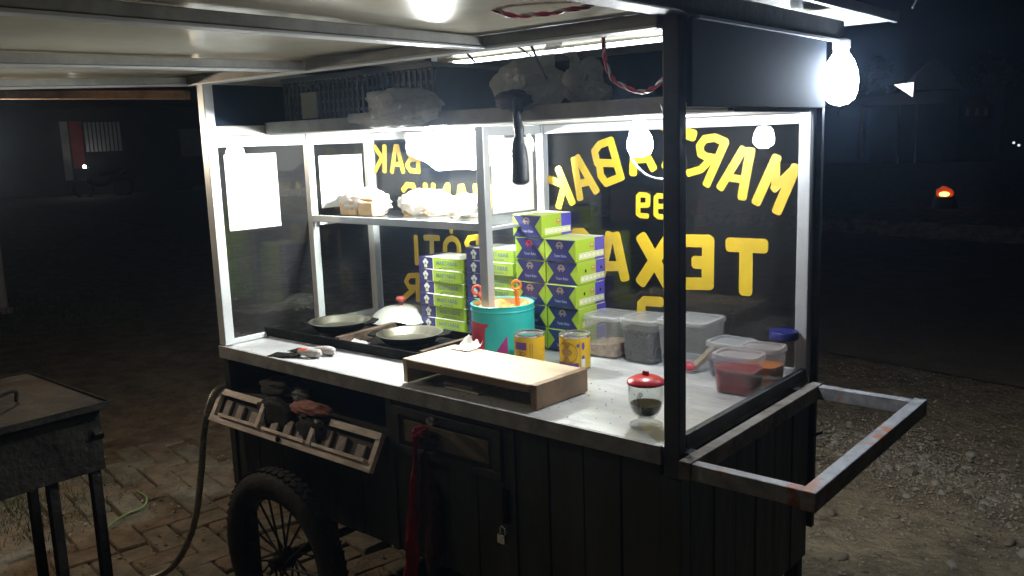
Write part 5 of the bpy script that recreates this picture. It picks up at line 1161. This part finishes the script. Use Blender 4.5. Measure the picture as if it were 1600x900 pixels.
q = MB(); q.lathe([(.0, 0), (.22, 0), (.17, ce.z - GZ - .05), (.0, ce.z - GZ - .05)], (ce.x, ce.y + .02, GZ), 'steel_black', 14); q.build('fire_drum', t)
for k, (u, v) in enumerate(((1584, 223), (1592, 227))):
    c = cpt(u, v, 40.0); t = thing('far_lamp', ('tiny white lamp on a post far off at the right edge, upper one', 'tiny white lamp on a post far off at the right edge, lower one')[k], 'lamp', (c.x, c.y, GZ))
    q = MB(); q.blob(c, (.05, .05, .05), 'smalllamp', 0, 1, 1, 2); q.build('lamp_globe', t)
    q = MB(); q.bar((c.x, c.y, GZ), (c.x, c.y, c.z - .05), .05, .05, 'far_dark'); q.build('lamp_post', t)
# things seen dimly through the back glass
c = cpt(968, 330, 13.0); c.z = GZ
vv = Vector((c.x - 2.4, c.y + 1.4, 0)).normalized(); uu = Vector((vv.y, -vv.x, 0))
def wall_panel(name, label, u, v0, v1, wpx, dist, m, cat):
    a = cpt(u, v0, dist); b_ = cpt(u, v1, dist); hw = wpx / 2 * dist / 1364.0; t = thing(name, label, cat, (a.x, a.y, GZ)); d = Vector((a.x - 2.4, a.y + 1.4, 0)).normalized(); r = Vector((d.y, -d.x, 0))
    def pp(s, y, z): return Vector((a.x, a.y, z)) + r * s + d * y
    q = MB(); q.hexa([pp(-hw,0,b_.z), pp(hw,0,b_.z), pp(hw,.05,b_.z), pp(-hw,.05,b_.z), pp(-hw,0,a.z), pp(hw,0,a.z), pp(hw,.05,a.z), pp(-hw,.05,a.z)], m); q.build('board', t)
    for s in (-hw + .05, hw - .05): q = MB(); q.bar(pp(s, .08, GZ), pp(s, .08, a.z), .06, .06, 'far_dark'); q.build('support', t)
wall_panel('signboard', 'dark red signboard seen through the back glass below the letters', 985, 298, 345, 62, 9.0, 'signred', 'signboard')
wall_panel('signboard', 'dark green signboard seen through the back glass by the cake boxes', 900, 320, 355, 44, 10.0, 'foliage', 'signboard')
cc = cpt(1094, 360, 9.5); 
t = thing('traffic_cone', 'red and white traffic cone standing beyond the back glass', 'cone', (cc.x, cc.y, GZ)); hz = cpt(1094, 316, 9.5).z
q = MB(); q.lathe([(.13, 0), (.025, hz - GZ)], (cc.x, cc.y, GZ + .03), 'far_red', 20); q.build('cone_body', t)
q = MB(); q.lathe([(.064, .60 * (hz - GZ)), (.046, .78 * (hz - GZ))], (cc.x, cc.y, GZ + .032), 'far_white', 20, caps=False); q.v = [(cc.x + (x - cc.x) * 1.12, cc.y + (y - cc.y) * 1.12, z) for x, y, z in q.v]; q.build('cone_band', t)
q = MB(); q.box((cc.x - .17, cc.y - .17, GZ + .002), (cc.x + .17, cc.y + .17, GZ + .029), 'far_red'); q.build('cone_base', t)
# dark trees behind
def tree(label, c, h, rc, seed, group='dark trees across the road'):
    t = thing('tree', label, 'tree', tuple(c), group); r = random.Random(seed); c = Vector(c)
    q = MB(); q.tube(spline([c, c + Vector((.05, .03, h * .3)), c + Vector((-.05, .1, h * .6)), c + Vector((.05, 0, h * .85))], 4), .12, 'bark', 8, True, [.16 - .010 * k for k in range(13)])
    for k in range(6):
        a = r.uniform(0, 6.3); s = c + Vector((0, 0, h * r.uniform(.4, .7))); e = s + Vector((math.cos(a) * rc * .8, math.sin(a) * rc * .8, h * .2)); q.tube([s, (s + e) / 2 + Vector((0, 0, .15)), e], .05, 'bark', 6, True, [.06, .04, .015])
    q.build('trunk', t)
    q = MB(); clumps = [(Vector((r.gauss(0, .45), r.gauss(0, .45), r.gauss(0, .35)))) for _ in range(16)]
    for k in range(1500):
        cl = r.choice(clumps); o = cl + Vector((r.gauss(0, .17), r.gauss(0, .17), r.gauss(0, .15))); x = c + Vector((o.x * rc, o.y * rc, h * .72 + o.z * h * .33)); s = r.uniform(.06, .14)
        n_ = Vector((r.gauss(0, 1), r.gauss(0, 1), r.gauss(0, 1))).normalized(); a = n_.orthogonal().normalized() * s; b_ = n_.cross(a).normalized() * s * .5
        q.add([x - a, x + b_, x + a, x - b_], [(0,1,2,3)], 'foliage')
    q.build('crown', t)
for k, (u, dist, h, rc, lab) in enumerate(((1345, 46, 4.6, 2.0, 'dark leafy tree left of the kiosk'), (1560, 50, 5.0, 2.6, 'dark broad tree behind the sign at the right'), (260, 40, 5.0, 2.2, 'dark tree beside the red panel shop at the left'), (1180, 48, 5.0, 2.4, 'dark tree seen through the back glass at the right'))):
    c = cpt(u, 240, dist); c.z = GZ; tree(lab, c, h, rc, 60 + k)

# ------------------------------------------------------------------ thin volume added to imitate camera bloom round the lamps
hz = MB(); hz.box((-60, -12, GZ - 1.2), (60, 75, 7.5), 'rim'); HZ = hz.build('bloom_haze'); HZ.data.materials.clear()
hm = bpy.data.materials.new('bloom_haze_volume'); hm.use_nodes = True; ht = hm.node_tree
for n_ in list(ht.nodes): ht.nodes.remove(n_)
ho_ = ht.nodes.new('ShaderNodeOutputMaterial'); pvn = ht.nodes.new('ShaderNodeVolumePrincipled'); pvn.inputs['Color'].default_value = (.50, .68, 1, 1); pvn.inputs['Density'].default_value = 0.0045; pvn.inputs['Anisotropy'].default_value = 0.8
ht.links.new(pvn.outputs[0], ho_.inputs['Volume']); HZ.data.materials.append(hm); stuff(HZ)
